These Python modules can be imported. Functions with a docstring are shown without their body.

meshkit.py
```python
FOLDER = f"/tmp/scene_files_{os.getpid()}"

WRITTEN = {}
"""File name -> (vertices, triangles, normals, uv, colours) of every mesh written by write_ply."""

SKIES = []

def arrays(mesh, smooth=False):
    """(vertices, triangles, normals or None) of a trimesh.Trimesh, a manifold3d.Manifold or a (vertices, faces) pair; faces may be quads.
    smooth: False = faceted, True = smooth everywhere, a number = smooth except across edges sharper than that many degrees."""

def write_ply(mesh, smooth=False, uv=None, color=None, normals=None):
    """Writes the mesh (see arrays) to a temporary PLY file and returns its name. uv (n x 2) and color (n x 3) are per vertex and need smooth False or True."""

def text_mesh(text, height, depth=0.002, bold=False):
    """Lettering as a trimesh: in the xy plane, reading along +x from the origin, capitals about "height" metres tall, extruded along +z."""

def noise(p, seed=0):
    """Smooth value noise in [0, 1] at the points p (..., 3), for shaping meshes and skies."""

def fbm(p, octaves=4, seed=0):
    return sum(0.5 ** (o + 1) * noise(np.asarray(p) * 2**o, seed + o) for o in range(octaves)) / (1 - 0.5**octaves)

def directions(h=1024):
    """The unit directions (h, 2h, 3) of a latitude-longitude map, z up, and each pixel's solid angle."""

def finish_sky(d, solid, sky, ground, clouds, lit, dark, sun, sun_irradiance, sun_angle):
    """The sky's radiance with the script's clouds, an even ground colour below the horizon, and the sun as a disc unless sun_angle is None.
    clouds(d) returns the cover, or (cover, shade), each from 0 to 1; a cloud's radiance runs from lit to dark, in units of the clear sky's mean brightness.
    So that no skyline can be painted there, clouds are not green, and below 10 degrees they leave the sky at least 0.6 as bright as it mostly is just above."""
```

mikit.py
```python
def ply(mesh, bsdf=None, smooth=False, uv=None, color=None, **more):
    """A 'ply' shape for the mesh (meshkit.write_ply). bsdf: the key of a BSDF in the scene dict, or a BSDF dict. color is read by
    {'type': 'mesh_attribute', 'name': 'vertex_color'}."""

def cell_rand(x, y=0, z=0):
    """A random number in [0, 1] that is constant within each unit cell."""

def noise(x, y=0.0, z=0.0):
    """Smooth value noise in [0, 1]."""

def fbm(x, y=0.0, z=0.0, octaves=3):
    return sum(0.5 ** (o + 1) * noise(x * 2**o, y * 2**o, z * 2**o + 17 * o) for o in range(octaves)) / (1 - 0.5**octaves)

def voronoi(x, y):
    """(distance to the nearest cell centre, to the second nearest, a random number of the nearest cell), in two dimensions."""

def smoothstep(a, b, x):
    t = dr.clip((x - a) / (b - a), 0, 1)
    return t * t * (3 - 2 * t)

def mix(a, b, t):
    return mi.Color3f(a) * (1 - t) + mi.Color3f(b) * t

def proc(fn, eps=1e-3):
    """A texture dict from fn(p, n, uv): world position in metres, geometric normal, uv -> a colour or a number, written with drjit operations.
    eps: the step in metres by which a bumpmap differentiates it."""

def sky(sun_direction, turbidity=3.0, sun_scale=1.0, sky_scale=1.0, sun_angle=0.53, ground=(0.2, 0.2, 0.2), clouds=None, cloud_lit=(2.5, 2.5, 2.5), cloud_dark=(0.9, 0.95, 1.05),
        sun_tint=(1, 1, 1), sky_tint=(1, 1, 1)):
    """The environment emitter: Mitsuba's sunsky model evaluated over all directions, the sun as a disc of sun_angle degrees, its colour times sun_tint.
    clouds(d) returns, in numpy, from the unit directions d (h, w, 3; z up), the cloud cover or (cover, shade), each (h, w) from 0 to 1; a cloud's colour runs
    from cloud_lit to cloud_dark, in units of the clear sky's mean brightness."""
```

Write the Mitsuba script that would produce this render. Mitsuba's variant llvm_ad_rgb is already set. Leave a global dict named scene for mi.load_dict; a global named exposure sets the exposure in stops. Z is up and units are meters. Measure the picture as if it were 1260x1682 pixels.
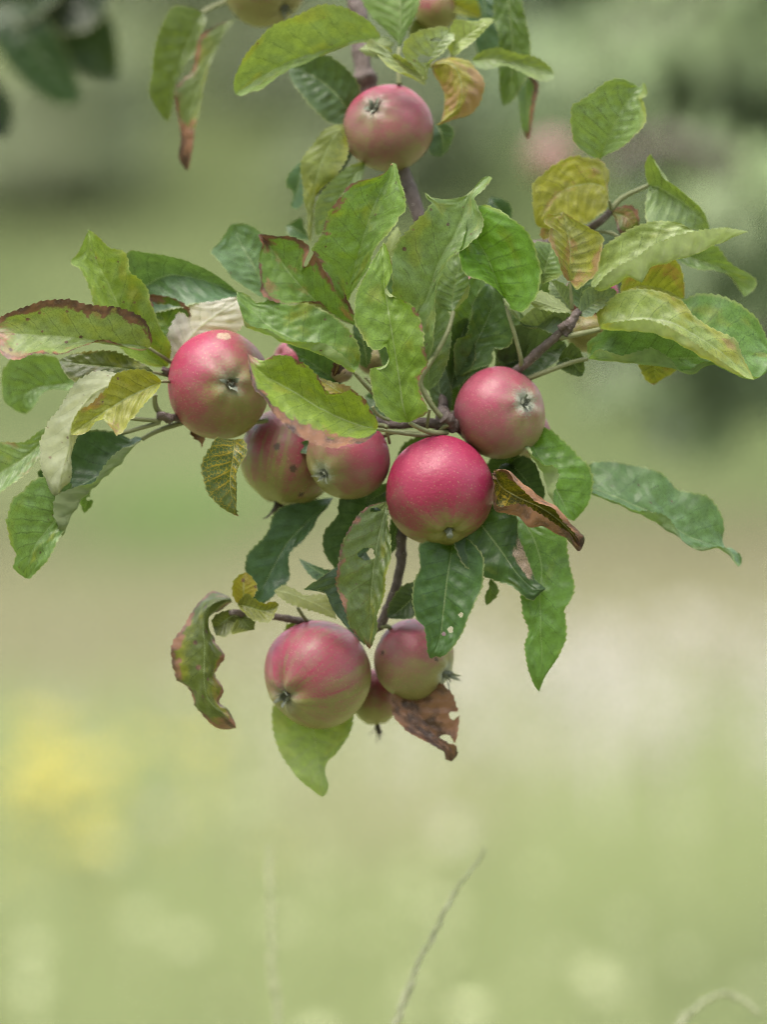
import math, trimesh, numpy as np, drjit as dr, mitsuba as mi, mikit, meshkit
from scipy.interpolate import Akima1DInterpolator, CubicSpline
from mikit import noise, fbm, voronoi, smoothstep, mix, proc

T = mi.ScalarTransform4f
scene, labels = {}, {}

# ------------------------------------------------------------------ camera, sky, exposure
CAM_H, PITCH, FOCUS, FPX = 1.05, math.radians(4.0), 1.6, 5600.0
EYE = np.array([0.0, 0.0, CAM_H])
FWD = np.array([0.0, math.cos(PITCH), -math.sin(PITCH)])
UPV = np.array([0.0, math.sin(PITCH), math.cos(PITCH)])
RIGHT = np.array([1.0, 0.0, 0.0])
scene['camera'] = {
    'type': 'thinlens', 'fov': math.degrees(2 * math.atan(630 / FPX)), 'fov_axis': 'x',
    'aperture_radius': 0.0212, 'focus_distance': FOCUS - 0.008, 'near_clip': 0.05, 'far_clip': 600.0,
    'to_world': T().look_at(origin=EYE.tolist(), target=(EYE + FWD).tolist(), up=[0, 0, 1])}
scene['sky_light'] = mikit.sky((-0.26, -0.28, 0.92), turbidity=3, sun_scale=0.30, sun_angle=40, sun_tint=(0.91, 0.98, 1.08), ground=(0.16, 0.19, 0.08),
                               clouds=lambda d: (1.0 + 0 * d[..., 2], 1 - np.clip(d[..., 2], 0, 1)), cloud_lit=(1.90, 2.04, 2.18), cloud_dark=(0.70, 0.755, 0.82))
exposure = 3.95

PX = FOCUS / FPX                      # one unit of the tracing grid, in metres, at the focus distance

def at(x, y, z=0.0):
    """Point of the photograph (x, y) brought to its place, z units (0.29 mm each) nearer than the sharp plane."""
    x, y, z = (np.asarray(a, float) for a in (x, y, z))
    d = FOCUS - z * PX
    ray = FWD + ((x - 630) / FPX)[..., None] * RIGHT + ((841 - y) / FPX)[..., None] * UPV
    return EYE + ray * d[..., None]

def numbered(name):
    if not any(k == name or k.startswith(name + '__') for k in list(scene) + list(labels)):
        return name
    i = 1
    while any(k == f'{name}_{i:03d}' or k.startswith(f'{name}_{i:03d}__') for k in list(scene) + list(labels)):
        i += 1
    return f'{name}_{i:03d}'

def thing(name, label, cat, group=None, kind=None):
    key = numbered(name)
    labels[key] = {'label': label, 'category': cat}
    if group: labels[key]['group'] = group
    if kind: labels[key]['kind'] = kind
    return key

def part(parent, name, mesh, bsdf, smooth=True, uv=None, label=None):
    key = numbered(f'{parent}__{name}')
    scene[key] = mikit.ply(mesh, bsdf, smooth=smooth, uv=uv)
    if label: labels[key] = {'label': label}
    return key

def C3(a): return mi.Color3f(a[0], a[1], a[2])

# ------------------------------------------------------------------ leaves: one pattern, a row of pigments per leaf
LEAF = []                              # rows of parameters, read by leaf id
KEYS = ['cr', 'cg', 'cb', 'L', 'W', 'yel', 'red', 'bA', 'bB', 'bt', 'spot', 'vy', 'under', 'seed', 'skel']
_cache = {}

def gat(k, idx):
    if k not in _cache:
        _cache[k] = mi.Float([float(r[k]) for r in LEAF])
    return dr.gather(mi.Float, _cache[k], idx)

def leaf_fields(uv):
    idf = dr.floor(uv.x)
    idx = mi.UInt32(dr.clip(idf, 0, len(LEAF) - 1))
    t = dr.clip((uv.x - idf - 0.02) / 0.96, 0, 1)
    v = uv.y
    av = dr.abs(v)
    g = lambda k: gat(k, idx)
    L, W, sd = g('L'), g('W'), g('seed')
    X, Y = t * L, v * W
    n1 = fbm(X * 0.075 + sd * 13.1, Y * 0.11 + sd * 7.7, sd)
    n2 = fbm(X * 0.33 + sd * 3.1, Y * 0.33 + sd, 3.0)
    n3 = noise(X * 1.7, Y * 1.7, sd)
    q = t * 8.5 - av * 1.9 * (1 - 0.45 * t) + dr.select(v > 0, mi.Float(0.45), mi.Float(0.0)) + 0.22 * (n2 - 0.5)
    f = q - dr.floor(q)
    dl = dr.abs(f - 0.5) * L / 8.5
    lat = (1 - smoothstep(0.12, 0.55, dl)) * smoothstep(1.02, 0.6, av)
    latw = (1 - smoothstep(0.3, 2.2, dl))
    mw = 0.62 * (1 - 0.65 * t)
    mid = 1 - smoothstep(0.45 * mw, mw, dr.abs(Y))
    vo = voronoi(X * 0.62 + sd, Y * 0.62)
    net = 1 - smoothstep(0.03, 0.16, vo[1] - vo[0])
    netw = 1 - smoothstep(0.04, 0.22, vo[1] - vo[0])
    edge = av + 0.42 * (n2 - 0.5) + 0.10 * (n3 - 0.5)
    bA, bB = g('bA'), g('bB')
    bw = dr.select(v < 0, bA, bB) * (0.15 + 1.3 * n1)
    brown = dr.select(bw > 0.01, smoothstep(1.0 - bw - 0.05, 1.0 - bw + 0.06, edge), mi.Float(0.0))
    bt = g('bt')
    brown = dr.maximum(brown, dr.select(bt > 0.01, smoothstep(1 - bt - 0.03, 1 - bt + 0.04, t + 0.14 * (n2 - 0.5)), mi.Float(0.0)))
    sp = voronoi(X * 0.11 + sd * 5.0, Y * 0.11 + sd)
    sr = g('spot') * (0.05 + 0.22 * dr.square(sp[2]))
    spot = dr.select(sr > 0.001, 1 - smoothstep(sr * 0.6, sr + 0.02, sp[0] + 0.12 * (n2 - 0.5)), mi.Float(0.0)) * dr.select(sp[2] > 0.45, mi.Float(1), mi.Float(0))
    rim = smoothstep(0.955, 0.985, av) * (1 - brown)
    return dict(g=g, t=t, v=v, av=av, n1=n1, n2=n2, n3=n3, lat=lat, latw=latw, mid=mid, net=net, netw=netw, brown=brown, spot=spot, rim=rim, X=X, Y=Y, sd=sd)

def brown_colour(F):
    b = mix((0.042, 0.026, 0.024), (0.215, 0.105, 0.060), smoothstep(0.32, 0.68, F['n1'] * 0.5 + F['n2'] * 0.5))
    return mix(b, (0.25, 0.18, 0.165), smoothstep(0.55, 0.8, F['n3']) * 0.22)

def pigment(F):
    g = F['g']
    base = mi.Color3f(g('cr') * 0.83, g('cg') * 0.80, g('cb') * 0.96)
    c = base * (0.72 + 0.56 * F['n2']) * (0.9 + 0.2 * F['n3'])
    yel, red = g('yel'), g('red')
    ym = smoothstep(0.72 - 0.5 * yel, 0.98 - 0.5 * yel, F['n1'] + 0.18 * (F['n2'] - 0.5) + 0.06 * F['av']) * dr.minimum(yel * 2.2, 1)
    c = mix(c, mi.Color3f(0.16, 0.16, 0.016) * (0.8 + 0.4 * F['n2']), ym * 0.75)
    nr = fbm(F['X'] * 0.09 + F['sd'] * 31.0, F['Y'] * 0.12 + 4.0, 7.0)
    rm = smoothstep(0.80 - 0.5 * red, 1.02 - 0.5 * red, nr + 0.22 * (F['n3'] - 0.5) + 0.16 * F['av'] - 0.05) * dr.minimum(red * 2.2, 0.85)
    c = mix(c, mi.Color3f(0.20, 0.095, 0.070), rm * 0.75)
    return c

def upper_fn(p, n, uv):
    F = leaf_fields(uv)
    g = F['g']
    c = pigment(F)
    c = c * (1 + 0.10 * F['latw'] - 0.22 * F['lat'] - 0.20 * F['net'])
    vy = g('vy')
    vein = dr.maximum(dr.maximum(F['mid'], F['lat'] * 1.0), F['netw'] * 0.6) * (0.35 + 1.1 * F['n3'])
    c = mix(c, (0.27, 0.20, 0.018), dr.clip(vy * vein * smoothstep(0.30, 0.62, F['n1'] + 0.25 * F['v'] * F['v']) * 1.5, 0, 1))
    c = mix(c, mi.Color3f(0.20, 0.24, 0.115), F['mid'] * 0.55 * smoothstep(1.0, 0.75, F['t']))
    c = mix(c, brown_colour(F), dr.maximum(F['brown'], F['spot'] * 0.85))
    sk = g('skel')
    skm = dr.select(sk > 0.5, smoothstep(0.30, 0.42, -F['v'] + 0.25 * (F['n2'] - 0.5)) * smoothstep(0.52, 0.58, F['t'] + 0.08 * (F['n2'] - 0.5)) * smoothstep(0.86, 0.80, F['t'] + 0.08 * (F['n2'] - 0.5)), mi.Float(0))
    c = mix(c, mix((0.33, 0.24, 0.18), (0.07, 0.045, 0.035), F['net']), skm)
    c = mix(c, (0.25, 0.265, 0.11), F['rim'] * 0.5)
    return dr.clip(c, 0.004, 0.85)

def under_fn(p, n, uv):
    F = leaf_fields(uv)
    g = F['g']
    c = mix(pigment(F), mi.Color3f(0.225, 0.26, 0.135) * (0.85 + 0.3 * F['n2']), dr.minimum(g('under'), 1))
    c = mix(c, mi.Color3f(0.42, 0.395, 0.395) * (0.85 + 0.3 * F['n2']), dr.clip(g('under') - 1, 0, 1))
    c = mix(c, (0.26, 0.29, 0.165), dr.maximum(F['mid'], dr.maximum(0.6 * F['lat'], 0.18 * F['net'])) * 0.8)
    c = mix(c, brown_colour(F) * 1.25, dr.maximum(F['brown'] * 0.9, F['spot'] * 0.6))
    return dr.clip(c, 0.004, 0.85)

def trans_fn(p, n, uv):
    F = leaf_fields(uv)
    c = pigment(F) * mi.Color3f(2.6, 2.5, 0.6) * (1 - 0.35 * F['lat'] - 0.15 * F['net'])
    c = mix(c, (0.10, 0.05, 0.02), dr.maximum(F['brown'], F['spot']))
    return dr.clip(c, 0.004, 0.85)

def leaf_rough(p, n, uv):
    idf = dr.floor(uv.x)
    return 0.36 + 0.16 * noise((uv.x - idf) * 40, uv.y * 12, idf)

scene['leaf_surface'] = {
    'type': 'blendbsdf', 'weight': 0.22,
    'a': {'type': 'twosided',
          'front': {'type': 'principled', 'base_color': proc(upper_fn), 'roughness': proc(leaf_rough), 'specular': 0.36},
          'back': {'type': 'principled', 'base_color': proc(under_fn), 'roughness': 0.75, 'specular': 0.2, 'sheen': 0.2}},
    'b': {'type': 'principledthin', 'base_color': proc(trans_fn), 'roughness': 0.7, 'diff_trans': 1.9, 'spec_trans': 0.0, 'eta': 1.3}}

LOOKS = {                              # reflectance of the living green and habit of ageing
    'fresh':  dict(c=(0.150, 0.225, 0.045), yel=.30),
    'green':  dict(c=(0.098, 0.172, 0.038), yel=.18),
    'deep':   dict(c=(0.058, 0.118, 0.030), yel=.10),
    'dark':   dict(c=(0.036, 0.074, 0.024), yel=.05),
    'blue':   dict(c=(0.070, 0.132, 0.058), yel=.06),
    'pale':   dict(c=(0.200, 0.260, 0.100), yel=.25),
    'yellow': dict(c=(0.215, 0.245, 0.045), yel=.75, red=.30),
    'rust':   dict(c=(0.170, 0.190, 0.050), yel=.55, red=.60),
    'brown':  dict(c=(0.130, 0.065, 0.035), bA=1.6, bB=1.6),
    'olive':  dict(c=(0.090, 0.115, 0.028), yel=.30, red=.15),
}

def spl(P, n):
    """Smooth curve through the points (k x 3), n samples at even parameter of chord length."""
    P = np.asarray(P, float)
    s = np.r_[0, np.cumsum(np.linalg.norm(np.diff(P[:, :2], axis=0), axis=1) + 0.3 * np.abs(np.diff(P[:, 2])) + 1e-3)]
    s /= s[-1]
    tt = np.linspace(0, 1, n)
    if len(P) == 2: return P[0] + (P[1] - P[0]) * tt[:, None]
    return Akima1DInterpolator(s, P)(tt)

def pts(txt):
    return np.array([[float(a) for a in w.split(',')] for w in txt.split()], float)

def curve(txt, z, base, tip):
    P = pts(txt)
    zz = np.atleast_1d(np.asarray(z, float))
    if P.shape[1] == 2:
        s = np.linspace(0, 1, len(P)) if len(P) > 1 else np.array([0.5])
        P = np.c_[P, np.interp(s, np.linspace(0, 1, len(zz)), zz) if len(zz) > 1 else np.full(len(P), zz[0])]
    return np.vstack([base, P, tip])

def tube_mesh(P, r0, r1, n=40, sides=10, bumps=0.0, seed=0, rings=0):
    """P: points in metres; tapering round tube with closed ends."""
    P = np.asarray(P, float)
    s = np.r_[0, np.cumsum(np.linalg.norm(np.diff(P, axis=0), axis=1))]; s /= s[-1]
    tt = np.linspace(0, 1, n)
    Q = Akima1DInterpolator(s, P)(tt) if len(P) > 2 else P[0] + (P[-1] - P[0]) * tt[:, None]
    tan = np.gradient(Q, axis=0); tan /= np.linalg.norm(tan, axis=1, keepdims=True)
    ref = np.array([0.31, 0.86, 0.4])
    a = np.cross(tan, ref); a /= np.linalg.norm(a, axis=1, keepdims=True)
    b = np.cross(tan, a)
    ang = np.arange(sides) / sides * 2 * np.pi
    r = (r0 + (r1 - r0) * tt)[:, None] * np.ones(sides)
    ring = a[:, None] * np.cos(ang)[None, :, None] + b[:, None] * np.sin(ang)[None, :, None]
    if bumps:
        r = r * (1 + bumps * (meshkit.fbm(Q[:, None] * 260 + ring * 1.2 + seed, 3) - 0.5) * 2)
    if rings:                                                  # old leaf scars and growth rings
        q = np.random.default_rng(seed + 7)
        for c_ in q.random(rings):
            r = r * (1 + (0.10 + 0.14 * q.random()) * np.exp(-((tt - c_) / 0.012) ** 2))[:, None]
    V = (Q[:, None] + ring * r[..., None]).reshape(-1, 3)
    i, j = np.meshgrid(np.arange(n - 1), np.arange(sides), indexing='ij')
    k = (j + 1) % sides
    F = np.stack([i * sides + j, i * sides + k, (i + 1) * sides + k, (i + 1) * sides + j], -1).reshape(-1, 4)
    F = np.vstack([F[:, [0, 1, 2]], F[:, [0, 2, 3]]])
    V = np.vstack([V, Q[0], Q[-1]])
    m = len(V)
    caps = [[m - 2, (jj + 1) % sides, jj] for jj in range(sides)] + [[m - 1, (n - 1) * sides + jj, (n - 1) * sides + (jj + 1) % sides] for jj in range(sides)]
    F = np.vstack([F, caps])
    c3 = V[F].mean(1) - np.vstack([Q, Q[:1], Q[-1:]])[np.minimum(F[:, 0] // sides, n + 1) if False else np.clip(F[:, 0] // sides, 0, n - 1)]
    fn = np.cross(V[F[:, 1]] - V[F[:, 0]], V[F[:, 2]] - V[F[:, 0]])
    if (fn * c3).sum() < 0: F = F[:, ::-1]
    return V, F

HOLDER = 'apple_branch'

def leaf(look, base, tip, curves, mid=1, up=True, stalk=None, sw=3.0, holes=(), label=None, soft=0.65, wave=1.0, fold=None, name='leaf', mesh_only=False, **over):
    base, tip = np.array(base, float), np.array(tip, float)
    row = dict(c=(0.1, 0.17, 0.04), yel=0, red=0, bA=0, bB=0, bt=0, spot=0.0, vy=0, under=0.72, skel=0)
    row.update(LOOKS[look]); row.update(over)
    lid = len(LEAF)
    seed = ((lid * 0.61803) % 1.0) * 9 + 0.37
    rng = np.random.default_rng(1000 + lid)
    Cs = [curve(t, z, base, tip) for t, z in curves]
    L = np.linalg.norm(np.diff(spl(Cs[mid], 40), axis=0), axis=1).sum() * PX * 1000          # mm
    fine = 2.6 if holes else 1.9
    n = int(np.clip(L * fine, 40, 220)); m = 56 if holes else 30
    S = np.stack([spl(c, n) for c in Cs])
    if fold is None: fold = (0.40 + 0.45 * rng.random()) if (up and len(Cs) == 3) else 0.0
    if fold and len(Cs) == 3:                                  # the blade is a shallow trough along its midrib
        for e in (0, 2):
            S[e, :, 2] += fold * np.linalg.norm(S[e, :, :2] - S[1, :, :2], axis=1) - (S[e, :, 2] - S[1, :, 2]) * 0.5
    S = S                                                     # k, n, 3
    # breadth of each curve from the midrib sets v
    gap = np.r_[0, np.cumsum([np.linalg.norm(S[i + 1] - S[i], axis=1)[n // 5:-n // 5].mean() for i in range(len(S) - 1)])]
    vv = gap - gap[mid]
    W = max(-vv[0], vv[-1]) * PX * 1000
    vv = np.where(vv < 0, vv / -vv[0], vv / vv[-1])
    x = np.linspace(-1, 1, m + 1)
    lin = np.stack([[np.interp(x, vv, S[:, i, k]) for k in range(3)] for i in range(n)]).transpose(0, 2, 1)
    cub = CubicSpline(vv, S, axis=0, bc_type='natural')(x).transpose(1, 0, 2)
    G = soft * cub + (1 - soft) * lin
    G[..., 2] += 0.05 * (L / (PX * 1000)) * np.sin(np.pi * np.linspace(0, 1, n))[:, None]
    G = G                                                         # n, m+1, 3 (tracing units)
    t = np.linspace(0, 1, n)
    # serrated rim
    tooth = (t * L / 2.7) % 1.0
    amt = (1.0 * (1 - tooth) ** 1.0 + 0.1) * np.sin(np.pi * np.clip(t, 0, 1)) ** 0.4 / (PX * 1000)
    for e, k in ((0, 2), (m, m - 2)):
        d = G[:, e] - G[:, k]; d /= np.linalg.norm(d, axis=1, keepdims=True) + 1e-9
        jit = 0.75 + 0.5 * rng.random(n // 4 + 2).repeat(4)[:n]
        G[:, e] += d * (amt * jit - 0.8)[:, None]
    P = at(G[..., 0], G[..., 1], G[..., 2])
    # relief: quilting between veins, ripples of the blade
    du = np.gradient(P, axis=0); dv = np.gradient(P, axis=1)
    N = np.cross(du, dv); N /= np.linalg.norm(N, axis=2, keepdims=True) + 1e-12
    fc = at(*base) - EYE; fc /= -np.linalg.norm(fc)
    core = N[n // 4:-n // 4, m // 2 - m // 6: m // 2 + m // 6 + 1] if mid not in (0,) else N
    facing = (core @ fc).mean()
    flip = (facing < 0) == up                                                                # normals shall point out of the upper face
    if flip: N = -N
    tq, vq = np.meshgrid(t, x, indexing='ij'); av = np.abs(vq)
    q = tq * 8.5 - av * 1.9 * (1 - 0.45 * tq) + np.where(vq > 0, 0.45, 0)
    f = q - np.floor(q)
    h = 0.00042 * (np.sin(np.pi * np.clip(f, 0, 1) + np.pi / 2) ** 2 * -1 + 0.5) * np.sin(np.pi * np.clip(av * 1.05, 0, 1)) ** 0.7
    mm = np.stack([tq * L, vq * W, tq * 0 + seed * 3], -1)
    h = h * 1.05 + 0.0020 * (meshkit.fbm(mm * 0.11, 2, lid) - 0.5) + 0.0009 * (meshkit.noise(mm * 0.35, lid) - 0.5)
    h = h - 0.0004 * np.exp(-(vq * W / 0.7) ** 2)
    h = h + wave * 0.0052 * av ** 2 * (meshkit.noise(np.stack([tq * L * 0.11, np.sign(vq) * 3, tq * 0 + seed], -1), 5) - 0.5)
    h = h * np.clip(np.sin(np.pi * tq), 0, 1) ** 0.5 * min(1.0, W / 9)
    P = P + N * h[..., None]
    i, j = np.meshgrid(np.arange(n - 1), np.arange(m), indexing='ij')
    idx = lambda a, b: a * (m + 1) + b
    F = np.stack([idx(i, j), idx(i + 1, j), idx(i + 1, j + 1), idx(i, j + 1)], -1).reshape(-1, 4)
    V = P.reshape(-1, 3)
    Gx = G.reshape(-1, 3)
    if holes:
        dead = np.zeros(len(V), bool)
        for hx, hy, rx, ry in holes:
            ang = np.arctan2((Gx[:, 1] - hy) / ry, (Gx[:, 0] - hx) / rx)
            k = 1 + 0.10 * np.sin(3 * ang + hx) + 0.07 * np.sin(5 * ang + hy)
            dist = np.hypot((Gx[:, 0] - hx) / (rx * k), (Gx[:, 1] - hy) / (ry * k))
            dead |= dist < 1
        keep = ~(dead[F].sum(1) >= 2)
        F = F[keep]
        for hx, hy, rx, ry in holes:                      # pull ragged vertices onto the rim of the hole
            ang = np.arctan2((Gx[:, 1] - hy) / ry, (Gx[:, 0] - hx) / rx)
            k = 1 + 0.10 * np.sin(3 * ang + hx) + 0.07 * np.sin(5 * ang + hy)
            dist = np.hypot((Gx[:, 0] - hx) / (rx * k), (Gx[:, 1] - hy) / (ry * k))
            on = (dist < 1) & (dist > 0.3)
            newx = hx + (Gx[:, 0] - hx) / np.maximum(dist, 1e-6); newy = hy + (Gx[:, 1] - hy) / np.maximum(dist, 1e-6)
            V[on] = at(newx, newy, Gx[:, 2])[on]
    F = np.vstack([F[:, [0, 1, 2]], F[:, [0, 2, 3]]])
    if flip: F = F[:, ::-1]
    area = np.linalg.norm(np.cross(V[F[:, 1]] - V[F[:, 0]], V[F[:, 2]] - V[F[:, 0]]), axis=1)
    F = F[area > 1e-12]
    uv = np.c_[(lid + 0.02 + 0.96 * tq).ravel(), vq.ravel()]
    jitter = 1 + 0.12 * (rng.random() - 0.5)
    LEAF.append(dict(cr=row['c'][0] * jitter, cg=row['c'][1] * jitter, cb=row['c'][2] * jitter, L=L, W=W, seed=seed, **{k: row[k] for k in KEYS if k not in ('cr', 'cg', 'cb', 'L', 'W', 'seed')}))
    key = part(HOLDER, name, (V, F), 'leaf_surface', uv=uv, label=label)
    if stalk:
        S = pts(stalk)
        S = S if S.shape[1] == 3 else np.c_[S, np.full(len(S), base[2])]
        S = np.vstack([base + (0, 0, -1.0), S])
        Vt, Ft = tube_mesh(at(S[:, 0], S[:, 1], S[:, 2]), sw * 0.85 * PX, sw * 1.15 * PX, n=26, sides=8, bumps=0.05, seed=lid)
        part(key, 'stalk', (Vt, Ft), 'stalk_skin')
    return key

def stalk_fn(p, n, uv):
    a = fbm(p.x * 260, p.y * 260, p.z * 260)
    return mix((0.12, 0.14, 0.055), (0.21, 0.21, 0.12), a)
scene['stalk_skin'] = {'type': 'principled', 'base_color': proc(stalk_fn), 'roughness': 0.6, 'specular': 0.35}

def bark_fn(p, n, uv):
    a = fbm(p.x * 300, p.y * 300, p.z * 300)
    b = noise(p.x * 900, p.y * 900, p.z * 900)
    c = mix((0.048, 0.034, 0.030), (0.15, 0.118, 0.11), a)
    return mix(c, (0.23, 0.21, 0.19), smoothstep(0.78, 0.92, b) * 0.7)
def bark_h(p, n, uv):
    return fbm(p.x * 700, p.y * 700, p.z * 350) * 0.0006
scene['bark'] = {'type': 'bumpmap', 'bump': proc(bark_h, eps=2e-4), 'scale': 1.0, 'b': {'type': 'principled', 'base_color': proc(bark_fn), 'roughness': 0.7, 'specular': 0.25}}

def twig(name, txt, r0, r1, n=50, label=None, bumps=0.12):
    S = pts(txt)
    return part(HOLDER, name, tube_mesh(at(S[:, 0], S[:, 1], S[:, 2]), r0 * PX, r1 * PX, n=n * 2, sides=16, bumps=bumps * 1.5, seed=len(scene), rings=max(2, n // 9)), 'bark', label=label)
# ------------------------------------------------------------------ apples
FRUIT = []
FK = {}
def fat(k, idx):
    if k not in FK: FK[k] = mi.Float([float(r[k]) for r in FRUIT])
    return dr.gather(mi.Float, FK[k], idx)

def skin_fields(p, uv):
    idx = mi.UInt32(dr.clip(dr.floor(uv.x), 0, len(FRUIT) - 1))
    g = lambda k: fat(k, idx)
    q = mi.Vector3f((p.x - g('x')) / g('R'), (p.y - g('y')) / g('R'), (p.z - g('z')) / g('R'))
    return g, q, uv.y

def skin_fn(p, n, uv):
    g, q, th = skin_fields(p, uv)
    sd = g('seed')
    ax = mi.Vector3f(g('ax'), g('ay'), g('az'))
    e1 = mi.Vector3f(g('ex'), g('ey'), g('ez'))
    e2 = dr.cross(ax, e1)
    a, b = dr.dot(q, e1), dr.dot(q, e2)
    l = dr.sqrt(a * a + b * b) + 1e-4
    ca, sa = a / l, b / l                                     # direction round the core
    big = fbm(q.x * 1.6 + sd, q.y * 1.6, q.z * 1.6)
    streak = fbm(ca * 6.5 + sd * 3, sa * 6.5, th * 1.1 + sd)
    fine = fbm(ca * 17 + sd * 3, sa * 17, th * 2.2 + sd)
    grain = noise(q.x * 34, q.y * 34, q.z * 34)
    speck = noise(q.x * 75, q.y * 75, q.z * 75)
    d0 = 0
    green = mix((0.180, 0.160, 0.042), (0.155, 0.162, 0.040), big)
    c = green * (0.9 + 0.2 * grain)
    d = q.x * g('bx') + q.y * g('by') + q.z * g('bz')
    s = g('streak')
    blush = d * 0.55 + g('blush') + 0.80 * (big - 0.5) + 0.45 * (fbm(q.x * 5 + sd, q.y * 5, q.z * 5) - 0.5) + s * 1.1 * (streak - 0.5) + s * 1.0 * (fine - 0.5) + 0.36 * (grain - 0.5) + 0.34 * (speck - 0.5)
    near_eye = smoothstep(0.28, 0.08, th)
    blush = blush - 0.34 * near_eye
    m1 = smoothstep(-0.15, 0.55, blush)
    m2 = smoothstep(0.35, 1.0, blush + 0.25 * s * (fine - 0.5))
    c = mix(c, mi.Color3f(0.195, 0.050, 0.058), m1 * 0.90)
    c = mix(c, mi.Color3f(0.255, 0.011, 0.055), m2 * 0.93)
    # bloom (waxy, greyish) and pale lenticels
    c = mix(c, (0.27, 0.18, 0.19), g('bloom') * (0.35 + 0.65 * noise(q.x * 3 + sd, q.y * 3, q.z * 3)) * 0.42)
    c = mix(c, (0.25, 0.26, 0.21), smoothstep(0.15, 0.05, th + 0.06 * (grain - 0.5) + 0.05 * (big - 0.5)) * g('eye'))
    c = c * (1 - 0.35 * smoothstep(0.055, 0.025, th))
    cells = 18.0
    lon = dr.atan2(sa, ca) * cells * 0.62 * dr.sin(dr.maximum(th, 0.05) * math.pi)
    vo = voronoi(lon + sd * 9, th * cells * 2.0)
    dot = (1 - smoothstep(0.04, 0.24, vo[0])) * vo[2] * smoothstep(0.1, 0.25, th)
    c = mix(c, (0.34, 0.23, 0.13), dot * 0.36)
    c = c * (0.88 + 0.24 * speck)
    pd = dr.norm(q - mi.Vector3f(g('rx'), g('ry'), g('rz')))
    c = mix(c, mi.Color3f(0.30, 0.20, 0.145) * (0.7 + 0.6 * grain), 1 - smoothstep(g('rr') * 0.8, g('rr') + 0.02, pd + 0.12 * (fbm(q.x * 9, q.y * 9, q.z * 9) - 0.5)))
    # scab: a few dark sunken dots
    vs = voronoi(dr.atan2(sa, ca) * 1.1 + sd * 4, th * 3.5 + sd)
    sc = (1 - smoothstep(0.05, 0.10, vs[0] + 0.05 * (grain - 0.5))) * dr.select(vs[2] > 1 - g('scab'), mi.Float(1), mi.Float(0))
    c = mix(c, (0.045, 0.028, 0.02), sc * 0.85)
    return dr.clip(c * 0.95, 0.006, 0.8)

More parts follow.
